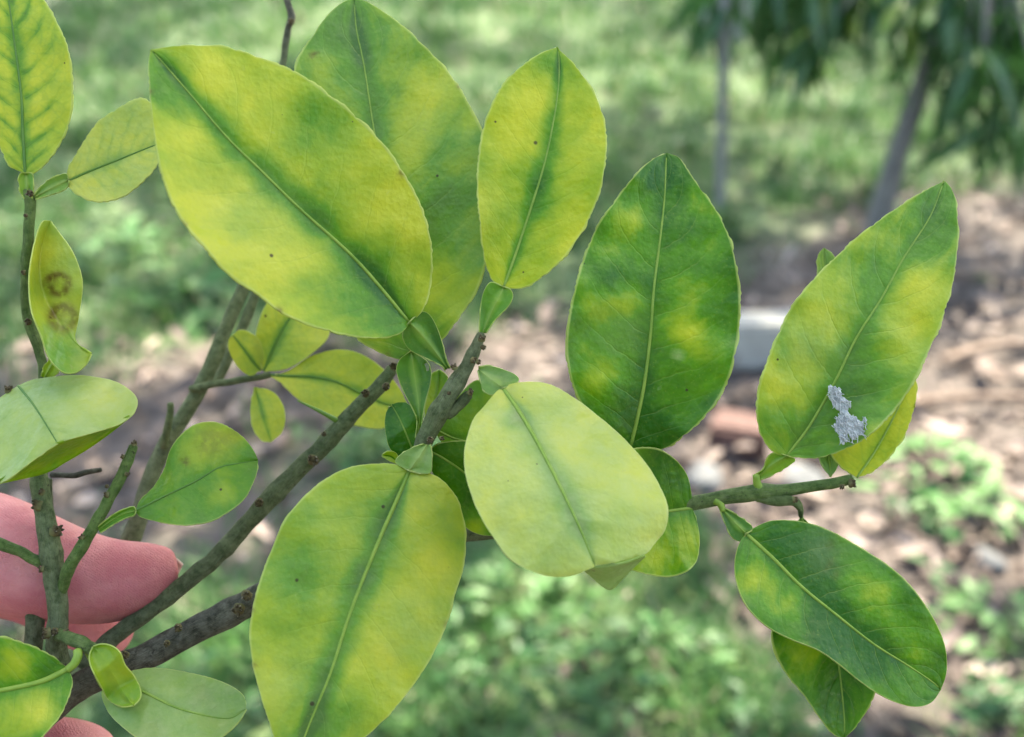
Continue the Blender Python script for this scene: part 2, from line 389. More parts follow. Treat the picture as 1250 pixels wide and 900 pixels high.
def tube(name, pts, radii, mat, parent=None, seg=12, bumpy=0, brown=None, cap=True, seed=0):
    pts = np.array(pts, float); n = len(pts)
    tan = np.gradient(pts, axis=0); tan /= np.linalg.norm(tan, axis=1)[:, None]+1e-12
    ref = np.cross(tan[0], (0.3, .8, .52)); ref /= np.linalg.norm(ref)
    vs, fs, uv = [], [], []
    L = np.concatenate([[0], np.cumsum(np.linalg.norm(np.diff(pts, axis=0), axis=1))])
    for i in range(n):
        ref = ref-tan[i]*np.dot(ref, tan[i]); ref /= np.linalg.norm(ref); b = np.cross(tan[i], ref)
        for j in range(seg):
            th = 2*math.pi*j/seg
            r = radii[i]
            if bumpy: r *= 1+bumpy*noise.fractal((L[i]*130+seed*9, math.cos(th)*1.1, math.sin(th)*1.1), 1, 2, 3)
            vs.append(pts[i]+(ref*math.cos(th)+b*math.sin(th))*r); uv.append((L[i]*20, j/seg))
    for i in range(n-1):
        for j in range(seg):
            fs.append((i*seg+j, i*seg+(j+1) % seg, (i+1)*seg+(j+1) % seg, (i+1)*seg+j))
    if cap:
        for i, r in ((0, -1), (n-1, 1)):
            vs.append(pts[i]+tan[i]*r*radii[i]*.5); uv.append((L[i]*20, 0))
            for j in range(seg):
                f = (i*seg+j, i*seg+(j+1) % seg, len(vs)-1); fs.append(f if r > 0 else f[::-1])
    me = mesh(name, vs, fs)
    if brown is not None:
        uvl = me.uv_layers.new(name='bark'); li = np.zeros(len(me.loops), int); me.loops.foreach_get('vertex_index', li)
        uvl.data.foreach_set('uv', np.array(uv, np.float32)[li].ravel())
        bv = interp(brown, n); fattr(me, 'brown', np.concatenate([np.repeat(bv, seg), [bv[0], bv[-1]]]))
    return link(name, me, mat, parent)
def stem(parent, pts, name='stem', brown=.5, n=60, bumpy=.07, seg=20, seed=0):
    """pts: (px, py, depth cm, radius px)"""
    s = spline(pts, n)
    c = np.array([P(x+1.3*noise.noise((i*.23, seed, 0)), y+1.3*noise.noise((i*.23, seed, 9)), z) for i, (x, y, z, _) in enumerate(s)])
    r = np.array([q[3]*(D0+q[2]/100)/FPX*(1+.09*noise.noise((i*.17, seed, 4))+.10*max(0, math.sin(i*.33+seed))**8) for i, q in enumerate(s)])
    return tube(name, c, r, M['bark'], parent, seg, bumpy, brown, seed=seed)
def bud(parent, px, py, cm, r, toward=(0, 0), seed=0, mat='bud'):
    """a knobby bud scar: a ring-shaped lump closed by a few pointed dry scales, grown together"""
    R = random.Random(seed*31+int(px)); V, F, C = [], [], []
    s = r*(D0+cm/100)/FPX*.70
    c = P(px, py, cm); t = RIGHT*toward[0]-UP*toward[1]-FWD*.35; t /= np.linalg.norm(t)
    a_ = np.cross(t, (.3, .5, .8)); a_ /= np.linalg.norm(a_); b_ = np.cross(t, a_)
    for q in range(6):
        if q == 0: d, base, L, w = t, c-t*s*1.2, s*1.65, s*1.2
        else:
            an = q*1.257+R.random(); d = t+(a_*math.cos(an)+b_*math.sin(an))*R.uniform(.4, .9); d /= np.linalg.norm(d)
            base, L, w = c+(a_*math.cos(an)+b_*math.sin(an))*s*.45-t*s*.4, s*R.uniform(.9, 1.5), s*R.uniform(.35, .55)
        e = np.cross(d, (.2, .9, .4)); e /= np.linalg.norm(e); f = np.cross(d, e); o = len(V)
        for k, (h, ww) in enumerate(((0, .9), (.35, 1.05), (.7, .75), (1, .18))):
            for m in range(7):
                th = 2*math.pi*m/7; wo = w*ww*(1+.3*noise.noise((q*3.1+h*2, math.cos(th)*1.7+seed, math.sin(th)*1.7)))
                V.append(base+d*L*h+(e*math.cos(th)+f*math.sin(th))*wo); C.append(h*.55 if q == 0 else .25+h*R.uniform(.5, .8))
        for k in range(3):
            for m in range(7): F.append((o+k*7+m, o+k*7+(m+1) % 7, o+k*7+7+(m+1) % 7, o+k*7+7+m))
        F.append(tuple(o+21+m for m in range(7)))
    me = mesh('bud', V, F); fattr(me, 'tint', C)
    return link('bud', me, M[mat], parent)

# ================================================================== SETTING: ground
GREENS = [(430, 60, 2.2, 1), (120, 90, 1.8, 1), (700, 60, 2.0, 1), (930, 90, 1.6, .9), (1080, 60, 1.5, .7), (150, 330, .40, 1), (60, 280, .6, 1), (250, 320, .45, 1), (430, 300, .5, .9), (20, 380, .3, .7), (560, 300, .5, .7),
          (600, 780, .24, 1), (480, 840, .2, 1), (740, 740, .22, 1), (860, 840, .12, 1), (700, 880, .2, 1), (640, 690, .14, .8), (270, 830, .22, .9), (180, 880, .2, .9),
          (1140, 590, .12, .8), (1210, 790, .06, .8), (1190, 880, .09, .9), (820, 690, .12, .6), (930, 890, .07, .7), (760, 260, .4, .45), (450, 560, .12, .8), (930, 240, .4, .5)]
GW = [(*G(x, y)[:2], r, a) for x, y, r, a in GREENS]
BROWNS = [(*G(x, y)[:2], r, a) for x, y, r, a in [(1210, 300, .6, 1), (1180, 420, .5, 1), (1000, 480, .3, .8), (1230, 640, .2, .9), (1010, 640, .2, .8), (960, 760, .14, .9), (1090, 740, .16, 1), (1110, 820, .1, .9), (990, 840, .06, .5),
          (640, 430, .16, .9), (60, 440, .12, .9), (240, 460, .13, .8), (530, 870, .05, .8), (160, 560, .15, .6), (420, 470, .15, .6)]]
def turf(x, y):
    x = np.asarray(x, float); y = np.asarray(y, float)
    s = np.zeros_like(x)
    for gx, gy, r, a in GW: s += a*np.exp(-((x-gx)**2+(y-gy)**2)/(r*r))
    s = np.where(y > 8, 1., s)
    for gx, gy, r, a in BROWNS: s -= a*np.exp(-((x-gx)**2+(y-gy)**2)/(r*r))
    return np.clip(s, 0, 1)
def gh(x, y): return .02*math.sin(x*2.1+.4)*math.sin(y*1.7)+.012*noise.noise((x*3, y*3, 0)) if abs(x) < 9 and y < 12 else .0
xs = np.concatenate([[-200, -80, -30, -15], np.linspace(-8, 8, 161), [15, 30, 80, 200]]); ys = np.concatenate([[-60, -20, -6], np.linspace(-2, 11, 131), [16, 30, 80, 250]])
gv = [(x, y, gh(x, y)) for y in ys for x in xs]; nx = len(xs)
me = mesh('ground', gv, [(j*nx+i, j*nx+i+1, (j+1)*nx+i+1, (j+1)*nx+i) for j in range(len(ys)-1) for i in range(nx-1)])
ga = np.array(gv); fattr(me, 'turf', turf(ga[:, 0], ga[:, 1]))
tag(link('ground', me, M['ground']), 'bare soil and lawn ground behind the branches', None, None, 'structure')

# grass: blades of lawn and clumped weeds
def grass():
    N = 200000
    # more blades where the picture shows them large
    y = .7+nrng.random(N)**1.5*8.5; x = (nrng.random(N)*2-1)*(y*.62+.5)
    keep = nrng.random(N) < turf(x, y)*np.clip(.5+1.5*np.array([noise.fractal((a*4.5, b*3.2, 1.), 1, 2, 3) for a, b in zip(x, y)]), .06, 1)
    x, y = x[keep], y[keep]
    n = len(x)
    h = (.03+.06*nrng.random(n))*(1+.12*y); wd = (.0035+.0035*nrng.random(n))*(1+.10*y)
    th = nrng.random(n)*6.283; lean = .3+.9*nrng.random(n)
    dx, dy = np.cos(th), np.sin(th); px_, py_ = -dy, dx
    z0 = np.array([gh(a, b) for a, b in zip(x, y)])-.004
    vs = np.zeros((n, 5, 3)); 
    for k, (t, ww) in enumerate(((0, 1), (0, -1), (.55, .8), (.55, -.8), (1, 0))):
        off = lean*h*t*t
        vs[:, k, 0] = x+dx*off+px_*wd*ww*.5; vs[:, k, 1] = y+dy*off+py_*wd*ww*.5; vs[:, k, 2] = z0+h*t*(1-.3*lean*t)
    b = np.arange(n)*5
    f = [(i, i+1, i+3, i+2) for i in b]+[(i+2, i+3, i+4) for i in b]
    me = mesh('grass', vs.reshape(-1, 3), f)
    t = np.clip(.42+.16*nrng.standard_normal(n)+.25*np.array([noise.noise((a*1.7, b_*1.7, 2)) for a, b_ in zip(x, y)])+.012*(y-2), 0, 1)
    t[nrng.random(n) < .10] = 1
    fattr(me, 'tint', np.repeat(t, 5))
    tag(link('grass', me, M['grass']), 'short green lawn grass and weeds on the ground behind', None, None, 'stuff')
grass()
def leafshape(L, W, curl, droop, k=5):
    """a simple curved leaf of 4*k triangles, base at origin, pointing along +X"""
    vs, fs = [], []
    for i in range(k+1):
        t = i/k; wd = W*math.sin(math.pi*min(1, t*.93+.05))**.8*(1-.25*t); z = -droop*L*t*t; 
        vs += [(L*t, -wd/2, z+curl*wd), (L*t, 0, z), (L*t, wd/2, z+curl*wd)]
    for i in range(k):
        a = i*3; fs += [(a, a+3, a+4, a+1), (a+1, a+4, a+5, a+2)]
    return vs, fs
def litter():
    V, F, T = [], [], []
    shapes = [leafshape(1, .42, .35, .25, 3), leafshape(1, .3, -.3, .4, 3), leafshape(1, .55, .2, -.3, 3)]
    N = 20000
    y = .7+nrng.random(N)**1.4*5.6; x = (nrng.random(N)*2-1)*(y*.7+.7)
    dens = np.clip(1.05-turf(x, y)*.95, .04, 1)
    for a, b in zip(x[(k := nrng.random(N) < dens)], y[k]):
        vs, fs = rng.choice(shapes); L = rng.uniform(.02, .07)
        m = Matrix.Translation((a, b, gh(a, b)+.004+rng.random()*.012)) @ Matrix.Rotation(rng.random()*6.28, 4, 'Z') @ Matrix.Rotation(rng.gauss(0, .4), 4, 'X') @ Matrix.Rotation(rng.gauss(0, .3), 4, 'Y') @ Matrix.Scale(L, 4)
        o = len(V); V += [m @ Vector(v) for v in vs]; F += [tuple(i+o for i in f) for f in fs]; T += [min(1, max(0, rng.gauss(.5, .27)))]*len(vs)
    me = mesh('leaf_litter', V, F); fattr(me, 'tint', T)
    tag(link('leaf_litter', me, M['litter']), 'dry brown and grey fallen leaves littering the bare ground', None, None, 'stuff')
litter()

def ground_cover():
    """low broad-leaved weeds growing through the grass in clumps"""
    V, F, T = [], [], []
    shapes = [leafshape(1, .55, .2, .2, 2), leafshape(1, .4, .3, .3, 2)]
    N = 5200; y = .8+nrng.random(N)**1.5*4.6; x = (nrng.random(N)*2-1)*(y*.6+.4); tf = turf(x, y)
    for a, b, t in zip(x, y, tf):
        c = noise.fractal((a*5+3, b*4, 4.), 1, 2, 2)
        if rng.random() > t+.04 or c < -.02: continue
        tone = min(1, max(0, .35+.9*noise.noise((a*6, b*6, 8))+rng.gauss(0, .12)))
        hh = rng.uniform(.02, .075)
        for q in range(rng.randint(3, 6)):
            vs, fs = rng.choice(shapes); L = rng.uniform(.018, .045)
            m = Matrix.Translation((a+rng.gauss(0, .012), b+rng.gauss(0, .012), gh(a, b)+hh*rng.uniform(.5, 1))) @ Matrix.Rotation(rng.random()*6.28, 4, 'Z') @ Matrix.Rotation(rng.gauss(0, .4), 4, 'X') @ Matrix.Rotation(rng.uniform(-.6, .3), 4, 'Y') @ Matrix.Scale(L, 4)
            o = len(V); V += [m @ Vector(v) for v in vs]; F += [tuple(i+o for i in f) for f in fs]; T += [tone]*len(vs)
    me = mesh('ground_cover', V, F); fattr(me, 'tint', T)
    tag(link('ground_cover', me, M['cover']), 'low broad leaved green weeds spread through the grass', None, None, 'stuff')
ground_cover()
def rock(name, px, py, size, mat, label, cat, group=None, seed=0, flat=.6):
    bm = bmesh.new(); bmesh.ops.create_icosphere(bm, subdivisions=3, radius=1)
    for v in bm.verts:
        f = 1+.35*noise.fractal(v.co*.9+Vector((seed*3, 0, 0)), 1, 2, 3); v.co = Vector((v.co.x*size*f, v.co.y*size*.8*f, v.co.z*size*flat*f))
    me = bpy.data.meshes.new(name); bm.to_mesh(me); bm.free()
    o = link(name, me, M[mat]); g = G(px, py); o.location = (g[0], g[1], size*.25); o.rotation_euler.z = seed*1.3
    return tag(o, label, cat, group)
def slab(name, px, py, dims, rz, mat, label, cat, bev=.008, tilt=0):
    bm = bmesh.new(); bmesh.ops.create_cube(bm, size=1)
    for v in bm.verts: v.co = Vector((v.co.x*dims[0], v.co.y*dims[1], v.co.z*dims[2]))
    bmesh.ops.bevel(bm, geom=bm.edges[:], offset=bev, segments=2, affect='EDGES')
    bmesh.ops.subdivide_edges(bm, edges=bm.edges[:], cuts=2)
    for v in bm.verts: v.co += Vector((noise.noise(v.co*30), noise.noise(v.co*30+Vector((5, 0, 0))), noise.noise(v.co*30+Vector((9, 0, 0)))))*.003
    me = bpy.data.meshes.new(name); bm.to_mesh(me); bm.free()
    o = link(name, me, M[mat], smooth=False); g = G(px, py); o.location = (g[0], g[1], dims[2]/2-.01); o.rotation_euler = (tilt, 0, rz)
    return tag(o, label, cat)
slab('concrete_block', 948, 436, (.27, .09, .115), .06, 'concrete', 'pale grey concrete block on the bare ground between the two right leaves', 'concrete block')
slab('brick', 912, 545, (.15, .09, .07), -.3, 'brick', 'red brick lying on the ground in front of the pale concrete block', 'brick')
rock('stone', 858, 590, .045, 'stone', 'blue grey stone on the ground just above the right branch', 'stone', 'stones on the ground', 1)
rock('stone', 972, 592, .055, 'stone', 'flat pale stone on the ground glimpsed under the right branch', 'stone', 'stones on the ground', 2, .4)
rock('stone', 1010, 690, .028, 'stone', 'small grey stone on the bare ground above the lower right leaf', 'stone', 'stones on the ground', 3)
rock('stone', 1205, 690, .03, 'stone', 'small grey stone near the right edge of the frame', 'stone', 'stones on the ground', 4)

def weed(px, py, n, rad, L, label, seed, mat='weed'):
    R = random.Random(seed); g = G(px, py)
    root = empty('weed_plant', (g[0], g[1], 0), label, 'weed', 'weeds growing on the ground')
    vs, fs = leafshape(L, L*.5, .18, .15, 4); me = mesh('leaf', vs, fs); me.materials.append(M[mat])
    for i in range(n):
        a = R.random()*6.283; d = rad*math.sqrt(R.random()); o = link('leaf', me, None, None)
        o.parent = root; s = R.uniform(.6, 1.2); o.scale = (s, s, s)
        o.location = (math.cos(a)*d, math.sin(a)*d, .02+(rad-d)*R.uniform(.4, .9)+R.random()*.02); o.rotation_euler = (R.gauss(0, .3), R.uniform(-.5, .4), a+R.gauss(0, .7))
    sv, sf = [], []
    for i in range(7):
        a = R.random()*6.283; d = rad*.7*R.random(); o = len(sv)
        for (x, y, z) in ((0, 0, 0), (.003, 0, 0), (math.cos(a)*d, math.sin(a)*d, .05), (math.cos(a)*d+.003, math.sin(a)*d, .05)): sv.append((x, y, z))
        sf.append((o, o+1, o+3, o+2))
    st = link('stem', mesh('stem', sv, sf), M[mat]); st.parent = root
weed(1120, 600, 70, .13, .05, 'bushy green weed on the bare ground right of the leaf with white wax', 1)
weed(1180, 640, 46, .09, .045, 'low green weed beside the bushy one near the right edge', 2)
weed(160, 340, 60, .16, .07, 'broad leaved green weeds behind the left shoot', 3)
weed(240, 390, 34, .12, .07, 'green weed behind the slanting far branch', 4)
weed(1210, 780, 40, .08, .04, 'green weed low at the right edge beside the lower right leaf', 5)
weed(620, 760, 50, .11, .035, 'green weed in the grass just right of the big bottom leaf', 6)
weed(800, 840, 50, .12, .035, 'green weed in the grass at the bottom, left of the lower right leaf', 7)
weed(470, 555, 34, .09, .05, 'green weed seen behind the small leaves in the middle', 8)

# ================================================================== young tree with drooping leaves, upper right, and stakes
def tube_pts(pts, rad, n, **kw): 
    s = spline([(*p, r) for p, r in zip(pts, rad)], n); return s[:, :3], s[:, 3]
tb = G(1068, 285)
tree = empty('young_tree', (tb[0], tb[1], 0), 'young tree with long dark drooping leaves on the bare ground, upper right', 'tree')
c, r = tube_pts([(tb[0], tb[1], -.03), (tb[0]+.03, tb[1], .25), (tb[0]+.10, tb[1]+.02, .6), (tb[0]+.16, tb[1], 1.1), (tb[0]+.2, tb[1]+.05, 1.7)], [.042, .031, .028, .026, .018], 40)
tube('trunk', c, r, M['tree_bark'], tree, 14, .08)
lmes = []
for i in range(3):
    vs, fs = leafshape(.21, .034+.006*i, .25, .35+.15*i, 6); me = mesh('leaf', vs, fs); me.materials.append(M['tree_leaf']); lmes.append(me)
vs, fs = leafshape(.13, .035, .2, .2, 5); ly = mesh('leaf', vs, fs); ly.materials.append(M['tree_leaf_young'])
def spray(px, py, dist, n, R):
    """a whorl of leaves hanging from a twig end; its twig runs back to the trunk"""
    ray = RIGHT*((px-625)/FPX) + UP*(-(py-450)/FPX) + FWD; ray /= np.linalg.norm(ray)
    e = CAM+ray*dist
    t0 = np.array((tb[0]+.15, tb[1]+.02, min(1.6, max(.75, e[2]+.25))))
    tube('twig', spline([tuple(t0), tuple((t0+e)/2+np.array((0, 0, .08))), tuple(e)], 10), np.linspace(.012, .004, 10), M['tree_bark'], tree, 6)
    for i in range(n):
        young = R.random() < .05 or ((px, py) in ((1100, 20), (1050, 0)) and i < 4)
        o = link('leaf', ly if young else R.choice(lmes), None, None); o.parent = tree
        a = R.random()*6.283; o.location = Vector(e)-tree.location+Vector((R.gauss(0, .02), R.gauss(0, .02), R.gauss(0, .025)))
        o.rotation_euler = (R.gauss(0, .4), R.uniform(.25, 1.35), a); s = R.uniform(.7, 1.15); o.scale = (s, s, s)
R = random.Random(5)
for px, py, dist in [(930, -20, 3.5), (985, 5, 3.6), (890, -35, 3.7), (1000, 40, 3.4), (1050, 0, 3.5), (1040, -60, 3.6), (1100, 20, 3.3), (1160, 30, 3.4), (1145, 110, 3.5), (1200, 60, 3.2), (1230, 20, 3.4), (1220, 110, 3.5),
                     (1170, -30, 3.3), (1260, 80, 3.3), (1110, -50, 3.5), (1250, -30, 3.5), (960, -60, 3.4), (1280, 140, 3.6), (1300, 30, 3.5), (1190, 0, 3.7), (880, -10, 3.5), (1010, -20, 3.4), (970, 30, 3.6), (1210, 135, 3.4), (1180, 80, 3.5)]:
    spray(px, py, dist, 5 if py > 85 else 10, R)
def stake(px0, py0, px1, top, r, label):
    b = G(px0, py0); 
    o = tube('stake', spline([(b[0], b[1], -.05), (b[0]+(px1-px0)/FPX*3.3*.5, b[1], top*.5), (b[0]+(px1-px0)/FPX*3.3, b[1], top)], 14), [r]*14, M['post'], None, 12, .05)
    tag(o, label, 'stake', 'stakes in the lawn')
stake(880, 265, 860, .66, .0155, 'thin grey wooden stake on the ground left of the young tree')
stake(898, 52, 897, .5, .05, 'short pale post farther away on the lawn, above the grey stake')

# sticks on the ground
for i, (px, py, L, rz, lab) in enumerate([(1180, 505, .42, .1, 'long reddish brown stick lying among dry leaves near the right edge'), (1195, 350, .3, -.3, 'short grey brown stick on the bare ground by the tip of the right leaf'),
                                          (1215, 440, .3, .3, 'thin stick on the ground near the right edge, above the reddish one')]):
    g = G(px, py); d = np.array((math.cos(rz), math.sin(rz), 0))*L/2
    tag(tube('stick', spline([tuple(np.array((g[0], g[1], .02))-d), (g[0], g[1]+.01, .035), tuple(np.array((g[0], g[1], .022))+d)], 16), np.linspace(.014, .008, 16), M['stick'], None, 9, .12), lab, 'stick', 'sticks on the ground')

# larger dry leaves one can pick out
vs, fs = leafshape(.085, .042, .3, -.15, 5)
FL = [(1195, 250), (1150, 330), (1225, 385), (1200, 470), (1235, 470), (1170, 545), (1225, 560), (1190, 580), (1240, 620), (1215, 655), (1050, 640), (990, 655), (960, 590), (895, 560), (640, 430), (600, 440), (665, 405), (80, 395), (60, 430), (230, 430), (1010, 620), (1090, 690), (985, 745), (1075, 330), (1010, 360)]
for i, (px, py) in enumerate(FL):
    me = mesh('fallen_leaf', vs, fs); fattr(me, 'tint', [rng.uniform(.6, .95)]*len(vs)); o = link('fallen_leaf', me, M['litter']); g = G(px, py)
    s = rng.uniform(.7, 1.1); o.scale = (s, s, s); o.location = (g[0], g[1], .022+.002*(i % 5)); o.rotation_euler = (rng.gauss(0, .25), rng.gauss(0, .2), rng.random()*6.28)
    tag(o, 'pale dry fallen leaf lying on the bare ground', 'fallen leaf', 'pale fallen leaves on the ground')

# ================================================================== big tree overhead (outside the frame) that casts the dappled shade
GAPS = [(*G(x, y)[:2], r) for x, y, r in [(1215, 560, .17), (1195, 470, .13), (1235, 640, .13), (1235, 380, .12), (1000, 655, .08), (1040, 690, .05), (635, 425, .06), (70, 415, .07), (245, 445, .05), (175, 445, .05), (620, 470, .05), (960, 600, .06), (900, 560, .05), (1090, 760, .05),
        (640, 30, .35), (300, 60, .3), (560, 120, .3), (150, 130, .25), (760, 100, .35), (940, 120, .3), (1130, 590, .08), (620, 800, .05), (720, 720, .04), (860, 880, .05), (180, 330, .08), (60, 280, .12), (420, 30, .3), (1000, 200, .15), (490, 870, .04), (270, 800, .05), (1180, 870, .05)]]
def shade_tree():
    root = empty('shade_tree', (-3.4, 3.0, 0), 'tall leafy tree outside the frame shading the ground and branches', 'tree')
    c, r = tube_pts([(-3.4, 3.0, -.1), (-3.3, 3.1, 1.5), (-2.8, 3.3, 3.2), (-1.2, 3.4, 4.4), (1, 3.6, 5.0)], [.2, .16, .13, .09, .04], 40)
    tube('trunk', c, r, M['tree_bark'], root, 14, .08)
    R = nrng; N = 40000
    z = R.uniform(3.9, 5.3, N); k = z/sun_dir.z
    gx = R.uniform(-3.6, 4.2, N); gy = R.uniform(-.8, 7.6, N)      # where each leaf's shadow falls
    gx[:3500] = R.uniform(-.95, .35, 3500); gy[:3500] = R.uniform(-1.15, .25, 3500)
    keep = np.ones(N, bool)
    for x, y, r in GAPS: keep &= (gx-x)**2+(gy-y)**2 > (r*R.uniform(.8, 1.25, N)*1.3+.07)**2
    lump = np.array([noise.noise((a*.9, b*.9, c*1.2)) for a, b, c in zip(gx, gy, z)])
    keep &= (lump > -.3) | (gy < 3.0)
    keep &= (R.random(N) < .84) | (gy < 3.2)
    keep[:3500] = True
    gx, gy, z = gx[keep], gy[keep], z[keep]; n = len(gx)
    x = gx+sun_dir.x/sun_dir.z*z; y = gy+sun_dir.y/sun_dir.z*z
    a = R.random((n, 3))*6.283; L = R.uniform(.10, .17, n)
    ca, sa = np.cos(a[:, 0]), np.sin(a[:, 0]); ti = R.normal(0, .5, n)
    d = np.stack([ca, sa, ti], 1)*L[:, None]; s = np.stack([-sa, ca, R.normal(0, .4, n)], 1)*L[:, None]*.36
    c0 = np.stack([x, y, z], 1)
    v = np.stack([c0-d/2, c0+s/2-d*.05, c0+d/2, c0-s/2-d*.05], 1).reshape(-1, 3)
    me = mesh('crown', v, [(i, i+1, i+2, i+3) for i in range(0, 4*n, 4)])
    link('crown', me, M['canopy'], root)
shade_tree()
def sky_block_tree():  # added, unseen: darkens what the leaves reflect and cuts frontal sky light
    root = empty('sky_block_tree', (.8, -4.2, 0), 'unseen leafy tree added behind the camera to block frontal sky light', 'tree')
    c, r = tube_pts([(.8, -4.2, -.1), (.75, -4.2, 1.2), (.9, -4.3, 2.6), (.8, -4.2, 3.8)], [.18, .14, .11, .05], 30); tube('trunk', c, r, M['tree_bark'], root, 14, .08)
    R = nrng; N = 15000
    d = R.normal(0, 1, (N, 3)); d /= np.linalg.norm(d, axis=1)[:, None]; rr = R.random(N)**.25
    c0 = np.array((.4, -4.4, 2.7))+d*rr[:, None]*np.array((4.6, 1.7, 2.3)); lump = np.array([noise.noise(Vector(q)*.9) for q in c0])
    c0 = c0[(lump > -.22) & (c0[:, 2] > .5)]; n = len(c0); a = R.random(n)*6.283; L = R.uniform(.14, .22, n)
    e = np.stack([np.cos(a), np.sin(a), R.normal(0, .6, n)], 1)*L[:, None]; s_ = np.stack([-np.sin(a), np.cos(a), R.normal(0, .6, n)], 1)*L[:, None]*.4
    v = np.stack([c0-e/2, c0+s_/2, c0+e/2, c0-s_/2], 1).reshape(-1, 3)
    link('crown', mesh('crown', v, [(i, i+1, i+2, i+3) for i in range(0, 4*n, 4)]), M['canopy'], root)
sky_block_tree()

# ================================================================== CITRUS BRANCHES
GROUP = 'branches of the citrus tree'
# ---- main branch: thick brown limb, twig in the middle, sprig on the right
main = empty('citrus_branch', P(85, 850, 1.0), 'leafy citrus branch with the biggest mottled yellow green leaves across the middle and right', 'branch', GROUP)
limb = stem(main, [(30, 888, 1.2, 17), (60, 868, 1.1, 17), (107, 833, .9, 17), (187, 797, .8, 16.5), (240, 768, .8, 16.5), (307, 735, .9, 17), (360, 705, 1.0, 14), (450, 668, 1.2, 11), (575, 652, 1.5, 9), (700, 640, 1.5, 9), (790, 625, 1.3, 9), (843, 615, 1.0, 9), (885, 607, .9, 9), (927, 601, .8, 10.5), (945, 600, .8, 8.5), (978, 596, .8, 7), (1015, 590, .8, 6.5), (1040, 585, .8, 6)],
            brown=[.95, .95, .95, .9, .6, .5, .35, .26, .12, .04], n=150, seed=1)
for x, y, r in ((217, 767, 6), (203, 786, 5), (290, 745, 9), (300, 728, 8), (152, 800, 6)): bud(limb, x, y, .35, r, seed=int(x))
bud(limb, 1042, 590, .7, 7, (1, 0), 3); bud(limb, 1028, 595, .6, 4, (0, 1), 4)
spur = stem(main, [(925, 606, .8, 7), (945, 611, .75, 7), (968, 612, .7, 6), (976, 620, .8, 4), (978, 630, 1.0, 3)], 'twig', .25, 24, seed=2); bud(spur, 972, 610, .5, 5, (1, 0), 5)
twig = stem(main, [(500, 640, 1.0, 9), (508, 575, .5, 10), (518, 540, .2, 11), (530, 514, .1, 12), (542, 492, 0, 12), (556, 469, 0, 11), (570, 447, 0, 8.5), (580, 425, 0, 7.5), (588, 408, .05, 6)], 'twig', [.5, .5, .42, .5, .55], 60, .1, seed=3)
for x, y, r, t in ((588, 412, 5.5, (0, -.5)), (579, 440, 5, (1, .2)), (590, 424, 4, (0, 0)), (554, 447, 5, (-.4, -1)), (525, 537, 5, (0, 0)), (548, 480, 3, (0, 0)), (585, 442, 4, (1, 0)), (540, 535, 3.5, (.5, 0))): bud(twig, x, y, -.22, r, t, int(x))
sp2 = stem(main, [(545, 507, .05, 7), (560, 495, .05, 7), (573, 481, .05, 6)], 'twig', .45, 16, .12, seed=4); bud(sp2, 575, 478, -.1, 5, (.5, -.5), 8)

# L2 behind, top centre
b = leaf('leaf', [(501, 428), (488, 350), (472, 260), (456, 157), (444, 79), (435, 36), (432, -2)],
     [(501, 428), (496, 437), (484, 438), (470, 433), (452, 423), (437, 412), (405, 360), (380, 290), (364, 200), (357, 120), (362, 77), (385, 39), (399, 20), (417, 4), (432, -2)],
     [(501, 428), (525, 424), (542, 411), (560, 387), (578, 360), (590, 330), (600, 280), (603, 230), (598, 185), (587, 156), (574, 132), (563, 111), (542, 82), (520, 59), (496, 36), (474, 19), (449, 3), (432, -2)],
     [.55, .7, .9, 1.1, 1.4], [.55, .3, .4, .8, 1.4], [.55, .4, .5, .9, 1.4], green=.38, band=.14, bandg=.9, parent=main, seed=2, rib=.4,
     blots=[(432, 40, 45, .35), (540, 260, 60, .2), (400, 40, 40, .15), (520, 130, 45, -.18), (495, 190, 40, -.15), (400, 80, 25, -.15), (545, 180, 40, .1), (480, 425, 40, .25)], rust=[(382, 67, 0, 4, 1), (400, 56, 0, 2, .8), (474, 434, 0, 4, .8), (560, 106, 0, 2.5, .7)], dust=.16)
petiole(b, [(510, 535), (512, 505), (507, 465), (502, 429)], [(508, 535), (509, 510), (495, 482), (487, 464), (484, 450), (489, 438), (502, 429)], [(513, 535), (516, 505), (520, 486), (525, 468), (526, 452), (520, 440), (502, 429)], [.2, .3, .45, .5], .8, holes=[(521, 449, 3.2, 6)], n=50, dust=.05)
# L1 big front leaf, upper left
b = leaf('leaf', [(500, 394), (435, 318), (367, 256), (317, 207), (277, 168), (231, 114), (191, 68), (184, 61)],
     [(500, 394), (491, 405), (470, 412), (446, 412), (410, 406), (374, 395), (341, 380), (320, 363), (278, 333), (249, 300), (227, 275), (209, 243), (195, 200), (186, 143), (183, 100), (182, 75), (184, 61)],
     [(500, 394), (511, 385), (520, 368), (525, 345), (527, 315), (524, 286), (513, 250), (492, 211), (467, 175), (435, 143), (399, 114), (363, 89), (324, 73), (295, 63), (267, 56.5), (224, 56), (197, 59), (184, 61)],
     [-.3, -.8, -1.3, -1.7, -2.0], [-.3, -1.7, -2.4, -2.5, -2.0], [-.3, -.5, -.7, -1.2, -2.0], green=.16, band=.15, bandg=.85, parent=main, seed=1, vein=.6, n=130,
     blots=[(200, 95, 45, .6), (390, 145, 48, .5), (440, 330, 60, .25), (400, 385, 60, .25), (480, 390, 45, .5), (270, 110, 45, -.1), (320, 330, 50, -.1), (280, 290, 50, -.1), (250, 95, 30, -.2), (500, 250, 40, -.1), (520, 330, 25, .25), (380, 270, 35, .15)], dust=.03, dust_sheen_spots=[(300, 270, 60, .15)], rust=[(490, 212, 0, 4, .9), (184, 112, 0, 3, .7), (341, 379, 0, 4, .8), (226, 273, 0, 3, .6), (393, 212, 0, 2, .8)])
